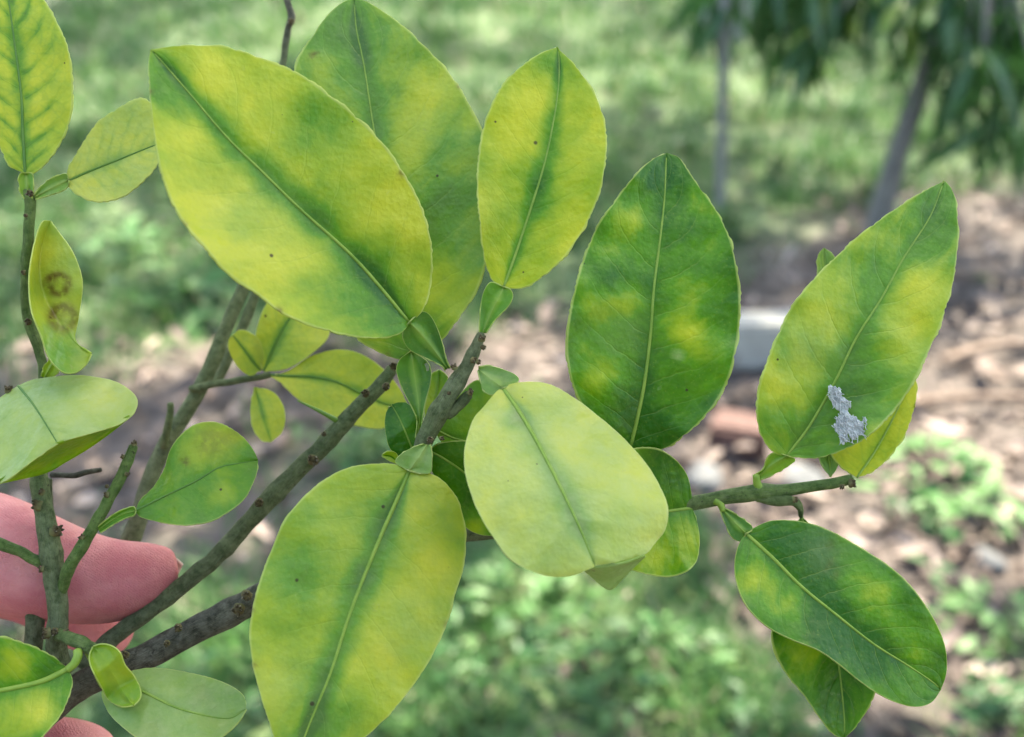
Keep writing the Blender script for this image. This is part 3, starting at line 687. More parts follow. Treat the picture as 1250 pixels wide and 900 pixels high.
petiole(b, [(546, 450), (528, 425), (512, 406), (500, 394)], [(544, 452), (539, 446), (518, 436), (500, 427), (492, 414), (493, 403), (500, 394)], [(549, 450), (544, 438), (540, 420), (533, 399), (524, 384), (514, 381), (500, 394)], [.0, -.1, -.2, -.35], .85)
# L3
b = leaf('leaf', [(615, 350), (628, 314), (648, 254), (664, 202), (676, 146), (682, 102), (682, 66), (679, 58)],
     [(615, 350), (602, 342), (592, 318), (587, 278), (583, 238), (584, 198), (590, 158), (600, 130), (614, 104), (636, 82), (660, 66), (679, 58)],
     [(615, 350), (632, 352), (656, 342), (684, 318), (708, 286), (724, 254), (734, 226), (739, 194), (740, 170), (736, 142), (726, 116), (712, 94), (696, 74), (679, 58)],
     [.1, .2, .3, .5, .8], [.1, -.1, .1, .4, .8], [.1, .0, .1, .4, .8], green=.2, band=.17, bandg=.7, parent=main, seed=3, vein=.5, rib=.35,
     blots=[(655, 215, 40, .2), (680, 75, 40, .25), (620, 190, 30, -.1), (690, 230, 40, .08), (600, 300, 25, .1), (705, 140, 30, -.05)])
petiole(b, [(589, 407), (598, 385), (608, 365), (615, 351)], [(586, 407), (586, 394), (587, 376), (590, 358), (599, 345), (615, 351)], [(593, 406), (604, 390), (620, 374), (626, 362), (623, 354), (615, 351)], [.05, .05, .05, .1], .6)
# L6 dark mottled leaf
b = leaf('leaf', [(769, 548), (773, 532), (786, 471), (794, 408), (798, 353), (805, 298), (811, 243), (813, 200), (814, 187)],
     [(769, 548), (745, 535), (720, 508), (702, 476), (694, 446), (692, 416), (696, 383), (704, 345), (716, 307), (729, 277), (750, 247), (771, 220), (795, 196), (814, 187)],
     [(769, 548), (788, 550), (809, 548), (826, 539), (851, 518), (873, 492), (890, 459), (900, 416), (903, 374), (901, 340), (894, 302), (881, 269), (864, 243), (843, 214), (829, 193), (814, 187)],
     [.6, .4, .3, .5, .9], [.6, .0, -.1, .3, .9], [.6, .2, .1, .4, .9], green=.74, band=.10, bandg=.9, parent=main, seed=6, rib=.5, n=120, wave=.12,
     blots=[(768, 268, 26, -.45), (742, 302, 26, -.3), (765, 368, 28, -.5), (722, 375, 24, -.4), (842, 410, 26, -.45), (845, 355, 45, -.25), (870, 300, 30, -.2), (735, 470, 35, -.3), (860, 250, 25, -.1), (870, 440, 40, -.15), (810, 225, 40, .2), (810, 520, 50, .2), (830, 470, 30, .1)], dust_sheen_spots=[(755, 405, 38, .16), (826, 433, 3, .9), (829, 438, 2.5, .8), (822, 437, 2, .8), (827, 428, 1.8, .7)])  # broad pale spot paints the sky glint; the tiny ones are white specks
# L7 behind L4
b = leaf('leaf', [(845, 620), (800, 626), (750, 632), (700, 640)], [(845, 620), (844, 602), (838, 578), (821, 558), (797, 547), (765, 552), (725, 590), (700, 640)],
     [(845, 620), (851, 638), (854, 662), (849, 688), (828, 702), (800, 703), (755, 690), (720, 668), (700, 640)], [.9, .7, .7], [.9, .4, .5, .7], [.9, .3, .4, .7], green=.62, band=.1, bandg=.8, parent=main, seed=7, n=70, crenate=.4, wave=.12,
     blots=[(815, 575, 45, .25), (825, 670, 35, -.25), (780, 690, 40, -.2)])
# L4 pale front leaf
b = leaf('leaf', [(613, 473), (630, 497), (650, 530), (670, 567), (690, 607), (710, 650), (726, 690)],
     [(613, 473), (605, 479), (590, 497), (577, 513), (568, 543), (567, 573), (577, 610), (590, 637), (607, 663), (623, 683), (647, 697), (673, 704), (698, 703), (726, 692)],
     [(613, 473), (627, 468), (650, 466), (673, 470), (700, 485), (727, 505), (753, 527), (773, 547), (787, 563), (800, 583), (812, 607), (816, 627), (812, 647), (800, 663), (787, 677), (755, 686), (726, 691)],
     [-.4, -1.0, -1.6, -2.0, -2.1], [-.4, -1.4, -2.0, -2.3, -2.1], [-.4, -.5, -.9, -1.6, -2.1], green=.16, band=.17, bandg=.8, parent=main, seed=4, vein=.35, n=120, dust=.52, cup=.05, rib=.6, crenate=.4, wave=.08,  # whitish bloom, also painting in the sky reflected on the blade
     blots=[(625, 515, 16, .5), (640, 545, 18, .25), (720, 660, 40, .1)], patches=[([(712, 694), (735, 690), (760, 686), (787, 677)], [(714, 696), (735, 716), (747, 719), (764, 702), (784, 681)][:4]+[(787, 678)], [-2.05, -2.05], [-1.5, -1.3, -1.5], .55, .55)])
petiole(b, [(584, 451), (598, 462), (613, 473)], [(584, 452), (587, 466), (589, 475), (598, 482), (607, 479), (613, 473)], [(584, 449), (598, 447), (617, 452), (630, 458), (633, 465), (620, 471), (613, 473)], [-.05, -.2, -.42], .7, dust=.3)
# L5 big bottom leaf
b = leaf('leaf', [(500, 574), (482, 616), (466, 652), (446, 700), (426, 752), (404, 820), (386, 864), (370, 905), (360, 945)],
     [(500, 574), (486, 568), (462, 566), (430, 570), (402, 582), (374, 604), (350, 630), (334, 664), (320, 700), (309, 740), (305, 776), (309, 812), (318, 848), (330, 884), (342, 920), (360, 945)],
     [(500, 574), (522, 577), (542, 588), (558, 608), (566, 632), (569, 656), (566, 692), (556, 724), (546, 760), (530, 796), (510, 828), (488, 858), (466, 882), (440, 904), (400, 930), (360, 945)],
     [-.25, -.7, -1.1, -1.4, -1.5], [-.25, -.8, -1.3, -1.5, -1.5], [-.25, -.4, -.7, -1.1, -1.5], green=.28, band=.16, bandg=1.05, parent=main, seed=5, vein=.55, n=130, dust=.15, cup=.04, rib=.55, crenate=.8,
     blots=[(375, 700, 32, .4), (330, 640, 45, .15), (400, 880, 60, .3), (430, 600, 60, .08), (530, 690, 30, -.12), (440, 790, 40, -.15), (480, 800, 40, -.1), (350, 780, 40, .08), (545, 620, 25, .1), (460, 610, 25, .2)], dust_sheen_spots=[(500, 770, 40, .15), (330, 830, 40, .15)], rust=[(307, 730, 0, 4, .9), (308, 745, 0, 3, .9), (311, 812, 0, 3, .7), (545, 762, 0, 4, .6)])
petiole(b, [(521, 543), (512, 557), (500, 574)], [(517, 543), (508, 545), (495, 551), (483, 561), (486, 568), (500, 574)], [(525, 543), (527, 555), (526, 576), (515, 578), (500, 574)], [-.2, -.3, -.3], .6, dust=.35)
# L8 leaf with the white wax
def L8depth(v): pass
leaf8 = leaf('leaf', [(960, 557), (988, 520), (1019, 466), (1045, 413), (1076, 364), (1103, 315), (1134, 267), (1149, 230), (1153, 221)],
     [(960, 557), (946, 553), (932, 537), (925, 515), (925, 484), (934, 449), (948, 413), (965, 378), (988, 347), (1019, 315), (1054, 284), (1090, 258), (1130, 233), (1153, 221)],
     [(960, 557), (997, 559), (1032, 548), (1059, 533), (1090, 502), (1112, 471), (1130, 435), (1148, 395), (1161, 355), (1166, 324), (1169, 289), (1167, 249), (1161, 230), (1153, 221)],
     [.5, .4, .4, .7, 1.1], [.5, .1, .2, .7, 1.1], [.5, .0, .1, .6, 1.1], green=.5, band=.08, bandg=.8, parent=main, seed=8, rib=.36, n=120, wave=.10, label='pale green leaf carrying a tuft of white insect wax',
     blots=[(1110, 385, 45, -.42), (1140, 340, 30, -.2), (1010, 395, 45, -.3), (950, 480, 35, -.3), (1065, 290, 35, -.2), (1040, 440, 40, .22), (1140, 250, 35, .3), (1130, 300, 30, .1), (1000, 545, 40, .15), (1060, 480, 40, .2), (985, 440, 40, -.1)], dust=.08, dust_sheen_spots=[(985, 420, 40, .22)])  # last pale spot paints the sheen on the left half
petiole(leaf8, [(924, 583), (940, 569), (960, 557)], [(921, 581), (932, 573), (938, 558), (948, 553), (960, 557)], [(928, 585), (940, 581), (955, 574), (971, 562), (960, 557)], [.7, .6, .5], .5)
tube('petiole', [P(*q) for q in spline([(930, 602, .75), (925, 592, .72), (923, 580, .66)], 10)], np.linspace(.0010, .0007, 10), M['midrib'], leaf8, 9)
# L9 yellow leaf behind it, L10 whose tip peeps out
b = leaf('leaf', [(1046, 583), (1068, 551), (1090, 511), (1105, 480), (1117, 462)], [(1046, 583), (1025, 567), (1014, 545), (1030, 510), (1065, 478), (1100, 460), (1117, 462)], [(1046, 583), (1070, 572), (1095, 545), (1109, 520), (1117, 492), (1119, 472), (1117, 462)],
     [.85, 1.2, 1.6], [.85, 1.1, 1.6], [.85, 1.0, 1.3, 1.6], green=.1, band=.06, bandg=.5, parent=main, seed=9, n=60, mat='under', vein=.15, label='yellow leaf mostly hidden behind the leaf with wax', rib=.3)
b = leaf('leaf', [(1014, 582), (1010, 520), (1012, 420), (1008, 340), (1006, 303)], [(1014, 582), (1003, 565), (975, 500), (985, 400), (998, 340), (999, 312), (1006, 303)], [(1014, 582), (1024, 566), (1045, 500), (1040, 400), (1030, 340), (1017, 312), (1006, 303)],
     [1.0, 1.6, 1.9, 2.0], [1.0, 1.5, 2.0], [1.0, 1.5, 2.0], green=.55, dust=.3, parent=main, seed=10, n=60, rib=.3)
# L12 below, then L11 dark leaf at lower right
b = leaf('leaf', [(978, 630), (990, 670), (1008, 740), (1022, 800), (1030, 870), (1031, 901)], [(978, 630), (960, 668), (946, 720), (942, 770), (947, 796), (961, 824), (982, 849), (1003, 879), (1018, 896), (1031, 901)], [(978, 630), (1010, 665), (1045, 725), (1066, 790), (1068, 835), (1066, 849), (1058, 866), (1044, 887), (1031, 901)],
     [1.0, 1.2, 1.3, 1.2], [1.0, 1.0, 1.0, 1.2], [1.0, 1.0, 1.1, 1.2], green=.72, band=.1, bandg=.8, parent=main, seed=12, n=80, blots=[(975, 805, 32, -.4), (1010, 860, 30, -.12)])
b = leaf('leaf', [(910, 651), (944, 682), (978, 716), (1020, 750), (1066, 786), (1109, 813), (1140, 834), (1148, 843)],
     [(910, 651), (921, 644), (940, 636), (961, 635), (986, 638), (1016, 649), (1050, 668), (1083, 689), (1109, 712), (1130, 739), (1145, 765), (1154, 790), (1156, 811), (1154, 828), (1148, 843)],
     [(910, 651), (902, 665), (897, 685), (898, 706), (906, 731), (921, 752), (942, 769), (969, 782), (999, 794), (1024, 811), (1050, 832), (1075, 849), (1100, 860), (1121, 863), (1138, 857), (1148, 843)],
     [.55, .3, .1, .2, .4], [.55, .6, .5, .4, .4], [.55, -.1, -.3, -.1, .4], green=.84, band=.1, bandg=1., parent=main, seed=11, rib=.5, n=120, label='dark green leaf hanging at the lower right', crenate=.4,
     blots=[(950, 725, 34, -.5), (918, 705, 26, -.35), (1075, 735, 40, -.42), (1115, 790, 36, -.32), (1040, 720, 25, -.2), (1000, 680, 40, .15), (1010, 770, 45, .2), (1090, 850, 30, -.25), (925, 670, 22, -.15)], dust_sheen_spots=[(1010, 670, 30, .18)], rust=[(1012, 668, 0, 4, .5), (1016, 684, 0, 4, .5), (1022, 700, 0, 4, .4), (1008, 695, 0, 3, .35)])
petiole(b, [(882, 622), (897, 638), (910, 651)], [(880, 624), (885, 638), (893, 655), (904, 661), (910, 651)], [(884, 621), (894, 626), (910, 636), (919, 645), (910, 651)], [.85, .7, .55], .85)
tube('petiole', [P(*q) for q in spline([(872, 611, .85), (879, 615, .84), (883, 624, .82)], 10)], np.linspace(.0009, .0006, 10), M['midrib'], b, 9)
# small leaves round the middle twig
b = leaf('leaf', [(506, 556), (498, 535), (488, 512), (478, 494)], [(506, 556), (490, 558), (476, 548), (470, 525), (471, 505), (478, 494)], [(506, 556), (510, 535), (508, 512), (500, 494), (488, 491), (478, 494)], [.5, .4, .5], [.5, .3, .5], [.5, .4, .5], green=.9, parent=main, seed=21, vein=.15, n=50, crenate=.3, rib=.3)
b = leaf('leaf', [(524, 522), (528, 500), (534, 475), (536, 452)], [(524, 522), (519, 505), (520, 480), (525, 460), (536, 452)], [(524, 522), (536, 508), (546, 485), (546, 462), (536, 452)], [.5, .7, .8], [.5, .7, .8], [.5, .7, .8], green=.45, parent=main, seed=22, vein=.15, bandg=.6, n=50, crenate=.3, rib=.25, dust=.1)
b = leaf('leaf', [(532, 525), (560, 537), (600, 540), (640, 520)], [(532, 525), (548, 505), (560, 483), (581, 464), (597, 472), (620, 490), (640, 520)], [(532, 525), (545, 545), (580, 560), (615, 550), (640, 520)], [.4, .8, .8], [.4, .8, .8], [.4, .7, .8], green=.5, parent=main, seed=23, vein=.15, n=60, crenate=.3, rib=.3, dust=.12)
b = leaf('leaf', [(524, 550), (545, 562), (572, 582), (610, 625), (625, 648)], [(524, 550), (536, 542), (556, 539), (575, 541), (605, 565), (625, 610), (625, 648)], [(524, 550), (527, 575), (545, 605), (560, 635), (580, 651), (605, 654), (625, 648)], [.3, .4, .7], [.3, .1, .6], [.3, .4, .7], green=.85, parent=main, seed=24, vein=.15, n=60, crenate=.3, rib=.3, blots=[(580, 645, 24, -.5), (565, 552, 20, -.2)])
b = leaf('leaf', [(488, 568), (478, 558), (466, 556)], [(488, 568), (474, 562), (466, 556)], [(488, 568), (484, 554), (474, 551), (466, 556)], [.3, .3], [.3, .3], [.3, .3], green=.35, parent=main, seed=25, vein=.15, n=24, crenate=0, rib=0)

# ---- bare branch slanting behind the middle
bare = empty('citrus_branch', P(130, 785, 1.6), 'bare green grey citrus branch slanting up behind, ending blunt left of the middle twig', 'branch', GROUP)
bs = stem(bare, [(100, 812, 1.4, 10), (139, 778, 1.5, 10), (173, 752, 1.6, 10.5), (227, 711, 1.8, 11), (267, 677, 1.9, 10.5), (288, 655, 2.0, 10.5), (327, 611, 2.1, 11.5), (360, 577, 2.2, 11), (393, 546, 2.2, 11), (429, 506, 2.3, 10), (462, 473, 2.4, 8.8), (479, 450, 2.4, 7.5)], 'stem', [.6, .55, .5, .45, .4], 110, .09, seed=5)
for x, y, r in ((446, 480, 6), (382, 562, 8), (471, 472, 6), (316, 614, 7), (481, 447, 6), (395, 530, 4), (230, 700, 4)): bud(bs, x, y, 1.75, r, seed=int(x))
th = spline([(412, 514, 2.2), (390, 502, 2.0), (363, 489, 1.9)], 14); tube('thorn', [P(*q) for q in th], [.00055*(1-i/14)+.0001 for i in range(14)], M['thorn'], bare, 8)

# ---- far branch with yellow leaves
far = empty('citrus_branch', P(155, 660, 4.5), 'citrus branch farther back with four small back-lit yellow leaves', 'branch', GROUP)
stem(far, [(140, 690, 4.3, 12), (163, 651, 4.4, 11), (184, 585, 4.6, 10.5), (203, 541, 4.8, 10), (227, 504, 5, 9.5), (256, 451, 5.1, 9), (278, 395, 5.3, 8.5), (300, 345, 5.5, 8), (330, 280, 5.7, 7)], 'stem', [.6, .5, .45, .45], 70, .08, seed=6)
stem(far, [(262, 470, 5.9, 6), (285, 425, 6.0, 6), (307, 372, 6.2, 6), (325, 320, 6.4, 5)], 'twig', .45, 24, seed=16)
stem(far, [(234, 475, 4.9, 5), (262, 469, 4.5, 4.5), (300, 463, 4.3, 4.2), (330, 458, 4.2, 3.6)], 'twig', .4, 24, seed=7)
stem(far, [(200, 545, 4.6, 5), (206, 515, 4.3, 4.5), (209, 492, 4.2, 4)], 'twig', .35, 16, .1, seed=8)
yk = dict(dust=.28, vein=.18, green=.15, band=.11, bandg=.75, parent=far, mat='under', ribmat='midrib_green', crenate=.3)
leaf('leaf', [(318, 452), (308, 440), (296, 424), (284, 409)], [(318, 452), (306, 459), (290, 448), (279, 427), (280, 413), (284, 409)], [(318, 452), (322, 436), (318, 418), (307, 407), (293, 403), (284, 409)], [4.2, 4.0, 3.9], [4.2, 4.0, 3.9], [4.2, 4.0, 3.9], n=44, seed=31, rib=.35, **yk)
leaf('leaf', [(322, 453), (334, 425), (347, 399), (372, 362)], [(322, 453), (314, 430), (313, 405), (325, 372), (348, 352), (372, 362)], [(322, 453), (350, 450), (380, 432), (402, 407), (396, 375), (372, 362)], [4.2, 4.3, 4.5], [4.2, 4.1, 4.4], [4.2, 4.0, 4.4], n=50, seed=32, **yk)
leaf('leaf', [(328, 458), (350, 459), (380, 460), (410, 466), (440, 480), (470, 493), (499, 497)], [(328, 458), (350, 454), (380, 435), (410, 427), (435, 430), (456, 441), (475, 458), (490, 478), (499, 497)], [(328, 458), (344, 468), (362, 486), (383, 498), (407, 511), (437, 520), (467, 523), (488, 512), (499, 497)], [4.2, 4.0, 4.0], [4.2, 4.1, 4.0], [4.2, 3.7, 4.0], n=60, seed=33, **yk)
leaf('leaf', [(311, 473), (316, 490), (322, 512), (331, 539)], [(311, 473), (306, 498), (309, 522), (319, 537), (331, 539)], [(311, 473), (332, 478), (344, 492), (348, 510), (344, 528), (331, 539)], [4.3, 4.1, 4.0], [4.3, 4.0, 4.0], [4.3, 4.0, 4.0], n=40, seed=34, rib=.3, **yk)

# ---- thin twig rising behind the top leaf
thin = empty('citrus_branch', P(346, 95, 5.2), 'thin dry twig sticking up behind the two biggest top leaves', 'branch', GROUP)
ts = stem(thin, [(338, 120, 5.0, 4), (346, 70, 5.0, 4), (352, 35, 5.0, 4), (356, 22, 5, 5), (352, 8, 5, 4), (348, -12, 5, 4)], 'stem', [.45, .5, .9, .95], 30, .12, seed=9)
bud(ts, 355, 26, 4.8, 5, seed=2)

# ---- left upright shoot
lf = empty('citrus_branch', P(68, 800, .6), 'upright citrus shoot in front of the fingers with pale curled leaves', 'branch', GROUP)
ls = stem(lf, [(74, 822, .7, 14), (69, 788, .6, 12.5), (71, 745, .5, 12), (65, 690, .45, 13), (58, 650, .4, 12.5), (52, 612, .4, 11), (48, 585, .5, 10), (52, 520, .8, 7.5), (52, 445, .8, 6), (36, 395, .7, 6.5), (31, 363, .6, 6), (33, 310, .5, 6.5), (37, 250, .5, 6.5), (34, 232, .5, 6)], 'stem', [.55, .5, .45, .35, .25, .15, .1, .08], 130, .08, seed=10)
for x, y, r, t in ((43, 616, 9, (-1, -.3)), (71, 648, 9, (1, -.2)), (55, 773, 8, (-1, 0)), (66, 772, 6, (0, 0)), (49, 695, 5, (-1, 0)), (28, 333, 4, (-1, 0)), (34, 393, 5, (0, 0)), (36, 236, 5, (0, 0)), (82, 772, 5, (1, 0)), (10, 474, 6, (0, -1)), (31, 263, 3, (0, 0)), (50, 600, 5, (-.5, -.5))): bud(ls, x, y, .15, r, t, int(x+y))
stem(lf, [(40, 800, 1.3, 11), (43, 750, 1.3, 11), (44, 700, 1.2, 9), (58, 640, 1.1, 6), (60, 585, 1.0, 4)], 'stem', .62, 40, .08, seed=11)
sd = stem(lf, [(74, 722, .45, 7), (85, 692, .2, 7.5), (100, 667, .1, 7.5), (116, 640, 0, 7), (131, 613, 0, 7), (145, 588, 0, 6.5), (156, 563, 0, 6), (163, 545, 0, 5.5)], 'twig', [.1, .08, .05, .1], 50, .1, seed=12)
for x, y, r, t in ((164, 540, 4.5, (.2, -1)), (149, 557, 3.5, (-1, -.5)), (156, 579, 3.5, (1, 0)), (129, 604, 5, (-1, 0)), (130, 594, 3, (0, 0)), (99, 655, 4, (-1, -1))): bud(sd, x, y, -.1, r, t, int(x+y))
stem(lf, [(-30, 655, .2, 7), (0, 664, .2, 7), (25, 674, .3, 6.5), (50, 687, .4, 6.5)], 'twig', .08, 24, .08, seed=13)
stem(lf, [(62, 580, 1.2, 3), (90, 580, 1.3, 3.5), (123, 573, 1.5, 3)], 'twig', .95, 16, .15, seed=14)
stem(lf, [(72, 775, .3, 8), (90, 781, .0, 8), (105, 788, -.1, 8), (118, 795, -.1, 6)], 'twig', .15, 20, .08, seed=15)
# A1 top left
b = leaf('leaf', [(31, 212), (28, 160), (26, 115), (17, 45), (11, 0), (6, -52)], [(31, 212), (13, 203), (0, 180), (-20, 140), (-32, 90), (-32, 40), (-22, 0), (6, -52)], [(31, 212), (42, 211), (59, 195), (75, 171), (85, 144), (88, 107), (83, 61), (69, 29), (53, 0), (32, -30), (6, -52)],
     [.5, .6, .8, 1.1], [.5, .4, .7, 1.1], [.5, .4, .7, 1.1], green=.16, band=.16, bandg=.75, parent=lf, mat='under', dust=.15, seed=41, n=80, ribmat='midrib_green', rib=.4)
petiole(b, [(34, 240), (33, 226), (31, 212)], [(30, 242), (25, 235), (23, 220), (26, 212), (31, 212)], [(38, 242), (40, 232), (40, 218), (38, 212), (31, 212)], [.45, .45, .5], .55)
# A2
b = leaf('leaf', [(83, 221), (110, 209), (150, 193), (185, 179), (206, 172)], [(83, 221), (84, 206), (99, 179), (115, 155), (133, 139), (155, 127), (173, 121), (190, 130), (202, 150), (206, 172)], [(83, 221), (86, 230), (97, 238), (117, 246), (141, 243), (160, 233), (175, 220), (190, 203), (206, 172)],
     [.7, .9, 1.0, 1.0], [.7, .9, 1.1, 1.0], [.7, .6, .7, 1.0], green=.13, band=.07, bandg=.7, parent=lf, mat='under', vein=.5, seed=42, n=60, ribmat='midrib_green', dust=.5, rib=.3)
petiole(b, [(42, 241), (62, 230), (83, 220)], [(42, 239), (52, 226), (64, 218), (80, 212), (83, 220)], [(43, 243), (60, 238), (75, 233), (83, 227), (83, 220)], [.5, .6, .7], .65, dust=.25)
# A3 folded
b = leaf('leaf', [(61, 270), (51, 302), (48, 330), (53, 358), (68, 386), (90, 416), (111, 432)], [(61, 270), (52, 271), (45, 289), (39, 315), (36, 345), (39, 379), (51, 411), (60, 437), (76, 454), (92, 455), (104, 446), (111, 432)], [(61, 270), (69, 281), (83, 299), (93, 318), (100, 342), (99, 369), (95, 395), (92, 412), (99, 424), (111, 432)],
     [.5, .55, .5, .2, .2], [.5, -.1, -.35, -.35, .1], [.5, .3, .3, .5, .2], green=.3, band=0, parent=lf, seed=43, vein=.12, n=70, rib=0, crenate=.3, dust=.12, blots=[(60, 420, 45, .2), (90, 440, 30, .25), (80, 300, 40, -.15), (75, 360, 40, -.1)],
     rust=[(71, 347, 12, 4, .9), (60, 345, 7, 3, .4), (77, 388, 14, 6, .6), (70, 385, 4, 8, .4)], dust_sheen_spots=[(75, 310, 60, .2)], label='small folded leaf with two brown ring scars')
petiole(b, [(54, 462), (62, 447), (70, 436)], [(51, 460), (55, 446), (66, 434), (70, 436)], [(60, 463), (70, 455), (74, 442), (70, 436)], [.5, .35, .25], .4)
# A5
b = leaf('leaf', [(165, 624), (203, 605), (240, 587), (267, 571), (290, 566), (315, 562)], [(165, 624), (171, 611), (187, 595), (200, 573), (208, 549), (221, 531), (237, 519), (256, 515), (277, 520), (296, 533), (309, 549), (315, 562)], [(165, 624), (170, 630), (181, 634), (203, 639), (227, 641), (256, 637), (280, 624), (299, 608), (312, 581), (315, 562)],
     [.1, .0, .2, .6], [.1, .3, .5, .6], [.1, -.3, -.1, .6], green=.63, band=.05, bandg=.8, parent=lf, seed=45, vein=.35, n=80, ribmat='midrib_green', rib=.25, crenate=.8, dust=.08, blots=[(258, 540, 36, -.5), (236, 552, 20, -.15), (275, 605, 18, -.25), (220, 635, 20, -.2)], rust=[(258, 538, 8, 12, .35), (226, 563, 0, 5, .9), (285, 533, 0, 10, .4)])
petiole(b, [(120, 647), (138, 634), (152, 627), (165, 624)], [(118, 645), (137, 630), (152, 622), (163, 619), (165, 624)], [(122, 650), (140, 639), (153, 632), (163, 629), (165, 624)], [.0, .0, .05, .1], .6)
# A4 pale leaf with rolled edge
b = leaf('leaf', [(22, 471), (40, 493), (55, 516), (70, 541)], [(22, 471), (2, 484), (-28, 508), (-42, 545), (-20, 590), (4, 588), (35, 566), (70, 541)], [(22, 471), (43, 463), (88, 458), (115, 460), (139, 465), (157, 475), (168, 488), (164, 504), (149, 516), (128, 524), (93, 534), (70, 541)],
     [.2, -.3, -.7, -.9], [.2, .0, -.6, -1.1, -.9], [.2, .3, .2, -.5, -.9], green=.38, band=.06, bandg=.6, parent=lf, seed=44, vein=.35, n=90, nv=11, ribmat='midrib_green', rib=.25, crenate=.4, dust=.6, blots=[(125, 480, 30, -.25), (40, 490, 35, .15)],
     patches=[([(158, 508), (128, 524), (93, 534), (60, 546), (35, 565), (-5, 590)], [(160, 509), (134, 530), (107, 549), (80, 565), (53, 579), (-5, 592)], [-.25, -.5, -.9, -.9, -1.0], [-.2, .1, .2, .0, -.8], .45, 0.)], label='pale broad leaf with its near edge rolled under')
# A6 bottom left
b = leaf('leaf', [(83, 817), (53, 831), (21, 839), (-20, 846), (-70, 852), (-115, 862)], [(83, 817), (72, 807), (53, 796), (27, 785), (0, 778), (-40, 780), (-85, 812), (-115, 862)], [(83, 817), (88, 831), (83, 852), (75, 871), (61, 889), (45, 905), (10, 922), (-50, 915), (-115, 862)],
     [-.3, -.6, -.8, -.8], [-.3, -.5, -.6, -.8], [-.3, -1.1, -1.3, -.8], green=.62, band=.1, bandg=.8, parent=lf, seed=46, vein=.6, n=80, rib=.8, blots=[(25, 808, 24, -.4), (50, 868, 26, -.4), (15, 880, 26, -.3), (60, 820, 20, .2)])
tube('petiole', [P(*q) for q in spline([(95, 795, -.2), (95, 801, -.28), (91, 810, -.32), (83, 817, -.32)], 14)], np.linspace(.0009, .00075, 14), M['midrib'], b, 10)
# A8, A7
b = leaf('leaf', [(126, 838), (140, 834), (173, 844), (213, 863), (248, 873), (280, 877), (300, 866)], [(126, 838), (140, 826), (160, 819), (181, 815), (208, 817), (240, 823), (267, 831), (288, 841), (299, 853), (300, 866)], [(126, 838), (124, 850), (133, 871), (149, 887), (170, 902), (200, 914), (240, 914), (270, 900), (290, 882), (300, 866)],
     [.1, -.2, -.3, -.2], [.1, .3, .3, -.2], [.1, -.8, -.9, -.2], green=.66, band=.05, bandg=.6, parent=lf, seed=48, vein=.4, n=80, rib=.35, dust=.48, crenate=.4, blots=[(150, 860, 30, -.15)])  # glaucous bloom, raised to paint in the pale sky sheen
tube('petiole', [P(*q) for q in spline([(108, 790, -.05), (116, 810, .0), (122, 828, .05), (127, 838, .05)], 14)], np.linspace(.0011, .0007, 14), M['midrib'], b, 10)
b = leaf('leaf', [(114, 790), (128, 806), (138, 824), (150, 845), (163, 861)], [(114, 790), (110, 800), (111, 812), (118, 827), (125, 840), (133, 855), (148, 862), (163, 861)], [(114, 790), (124, 787), (136, 789), (146, 797), (152, 812), (162, 824), (170, 838), (171, 851), (163, 861)],
     [-.3, -.5, -.35, -.7], [-.3, -.75, -.4, -.7], [-.3, -.6, -.3, -.7], green=.42, band=0, parent=lf, seed=47, vein=.12, n=50, rib=0, crenate=.2, dust=.05, cup=-.05, wave=.08)

# ---- tuft of white insect wax on the right leaf
def wax():
    """flat irregular woolly smear: two lobes and a neck, with a raised body, torn edges and matted fibres"""
    R = random.Random(3); V, F, idx = [], [], {}
    lobes = [(1020, 482, 7, 9), (1026, 494, 9, 9), (1030, 506, 6, 9), (1038, 522, 17, 12), (1030, 532, 7, 10), (1049, 519, 11, 7), (1014, 476, 4, 5)]
    st = .8
    def f(x, y):
        m = max(1-math.hypot((x-a)/rx, (y-b)/ry) for a, b, rx, ry in lobes)
        ca, sa = math.cos(1.05), math.sin(1.05)
        return m+.72*noise.fractal(((x*ca+y*sa)*.06, (-x*sa+y*ca)*.17, 1.), 1, 2, 4)+.12
    for iy in range(110):
        for ix in range(95):
            x, y = 995+ix*st, 460+iy*st; m = f(x, y)
            if m > 0:
                idx[ix, iy] = len(V); V.append(P(x, y, wz(x, y)-.012-.030*math.sqrt(min(1, m))*(1+.22*noise.fractal((x*.2, y*.2, 7), 1, 2, 3))))
    for (ix, iy), a in idx.items():
        q = [(ix, iy), (ix+1, iy), (ix+1, iy+1), (ix, iy+1)]
        if all(k in idx for k in q): F.append([idx[k] for k in q])
    pts = [(x, y) for x, y in ((995+ix*st, 460+iy*st) for ix, iy in idx)]
    for q in range(150):
        x, y = R.choice(pts); a = R.gauss(1.05, .5); L = R.uniform(4, 15); cu = R.gauss(0, .5); lift = R.uniform(.0, .05)
        o = len(V); r = R.uniform(.000015, .00003); cx, cy = x-math.cos(a)*L/2, y-math.sin(a)*L/2
        for k in range(6):
            aa = a+cu*(k/5-.5)*2; cx += math.cos(aa)*L/5; cy += math.sin(aa)*L/5
            p_ = P(cx, cy, wz(cx, cy)-.05-lift*math.sin(k/5*math.pi))
            for j in range(3): th = 2.094*j; V.append(p_+RIGHT*math.cos(th)*r+UP*math.sin(th)*r)
        for k in range(5):
            for j in range(3): F.append((o+k*3+j, o+k*3+(j+1) % 3, o+k*3+3+(j+1) % 3, o+k*3+3+j))
    o = link('insect_wax', mesh('insect_wax', V, F), M['wax'])
    sd = o.modifiers.new('thickness', 'SOLIDIFY'); sd.thickness = .00015; sd.offset = 0
    return tag(o, 'white cottony insect wax smeared on the pale right leaf', 'insect wax')
def wz(x, y):
    """depth of the leaf's face under the wax"""
    t = (y-470)/70
    return .30-.22*t
wax()

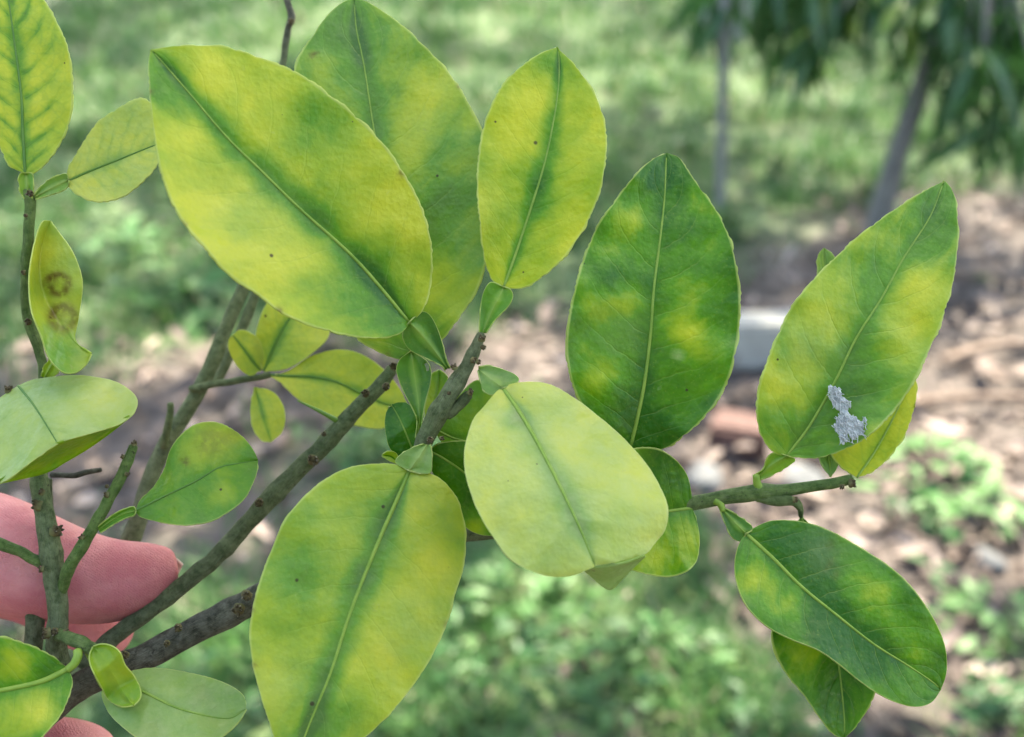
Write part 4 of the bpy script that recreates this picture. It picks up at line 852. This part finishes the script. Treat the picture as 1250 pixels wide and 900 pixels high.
# ================================================================== the hand
def hand():
    pts, rad, edges = [], [], []
    def chain(start, lst):
        prev = start
        for x, y, z, r in lst:
            pts.append(P(x, y, z)); rad.append(r*(D0+z/100)/FPX); i = len(pts)-1
            if prev is not None: edges.append((prev, i))
            prev = i
        return prev
    root = chain(None, [(-420, 880, 4.5, 130)])
    chain(root, [(-640, 980, 5.5, 120), (-900, 1080, 6.5, 125), (-1200, 1190, 8, 140)])          # wrist, forearm
    k1 = chain(root, [(-240, 720, 3.6, 88)])
    chain(k1, [(-120, 655, 2.6, 76), (-20, 672, 1.9, 72), (40, 690, 1.75, 62), (95, 706, 1.75, 54), (150, 711, 1.85, 48), (188, 699, 1.95, 37), (210, 692, 2.05, 24), (217, 691, 2.1, 14)])       # index
    k2 = chain(root, [(-250, 790, 5.2, 80)])
    chain(k2, [(-130, 700, 5.4, 60), (-20, 690, 5.0, 56), (50, 708, 4.3, 50), (105, 754, 3.8, 42), (138, 774, 3.5, 30), (156, 783, 3.4, 18)])                               # middle
    k3 = chain(root, [(-270, 880, 6.0, 76)])
    chain(k3, [(-170, 830, 7.2, 60), (-90, 790, 7.2, 54), (-60, 770, 6.4, 48), (-50, 770, 5.8, 32)])                                                                      # ring
    k4 = chain(root, [(-310, 960, 6.6, 66)])
    chain(k4, [(-230, 920, 7.8, 52), (-160, 890, 7.8, 46), (-110, 880, 7.0, 40), (-95, 880, 6.4, 25)])                                                                    # little
    k5 = chain(root, [(-300, 990, 3.2, 90)])
    chain(k5, [(-150, 985, 2.2, 80), (-30, 960, 1.8, 74), (40, 948, 1.7, 70), (105, 946, 1.75, 62), (145, 948, 1.8, 40)])                                                  # thumb
    me = bpy.data.meshes.new('person'); me.from_pydata([tuple(p) for p in pts], edges, []); me.update()
    o = bpy.data.objects.new('person', me); COL.objects.link(o); me.materials.append(M['skin'])
    bm = bmesh.new(); bm.from_mesh(me); ly = bm.verts.layers.skin.verify(); bm.verts.ensure_lookup_table()
    for v, r in zip(bm.verts, rad): v[ly].radius = (r*1.12, r*1.12); v[ly].use_root = (v.index == 0)
    bm.to_mesh(me); bm.free()
    sk = o.modifiers.new('skin', 'SKIN'); sk.use_smooth_shade = True; sk.branch_smoothing = .6
    ss = o.modifiers.new('smooth', 'SUBSURF'); ss.levels = ss.render_levels = 3
    tag(o, 'bare hand holding the citrus branches between its fingers, palm outside the frame', 'person')
    def nail(c, ax, w_, l_, facing):
        ax = np.array(ax)/np.linalg.norm(ax); fc = np.array(facing)-ax*np.dot(facing, ax); fc /= np.linalg.norm(fc); sd_ = np.cross(ax, fc)
        vs, fs = [], []
        for i in range(9):
            for j in range(9):
                a, b_ = i/8*2-1, j/8*2-1
                f = 1-.35*max(0, a)**2
                vs.append(np.array(c)+ax*a*l_+sd_*b_*w_*f*(1-.12*a*a)-fc*(.35*w_*b_*b_+.12*l_*a*a))
        fs = [(i*9+j, i*9+j+1, i*9+j+10, i*9+j+9) for i in range(8) for j in range(8)]
        n = link('fingernail', mesh('fingernail', vs, fs), M['nail'], o); s = n.modifiers.new('thickness', 'SOLIDIFY'); s.thickness = .0005
    nail(P(198, 676, 2.42), P(222, 686, 2.3)-P(165, 662, 2.1), .0036, .0050, UP*.75+FWD*.66)
    return o
hand()
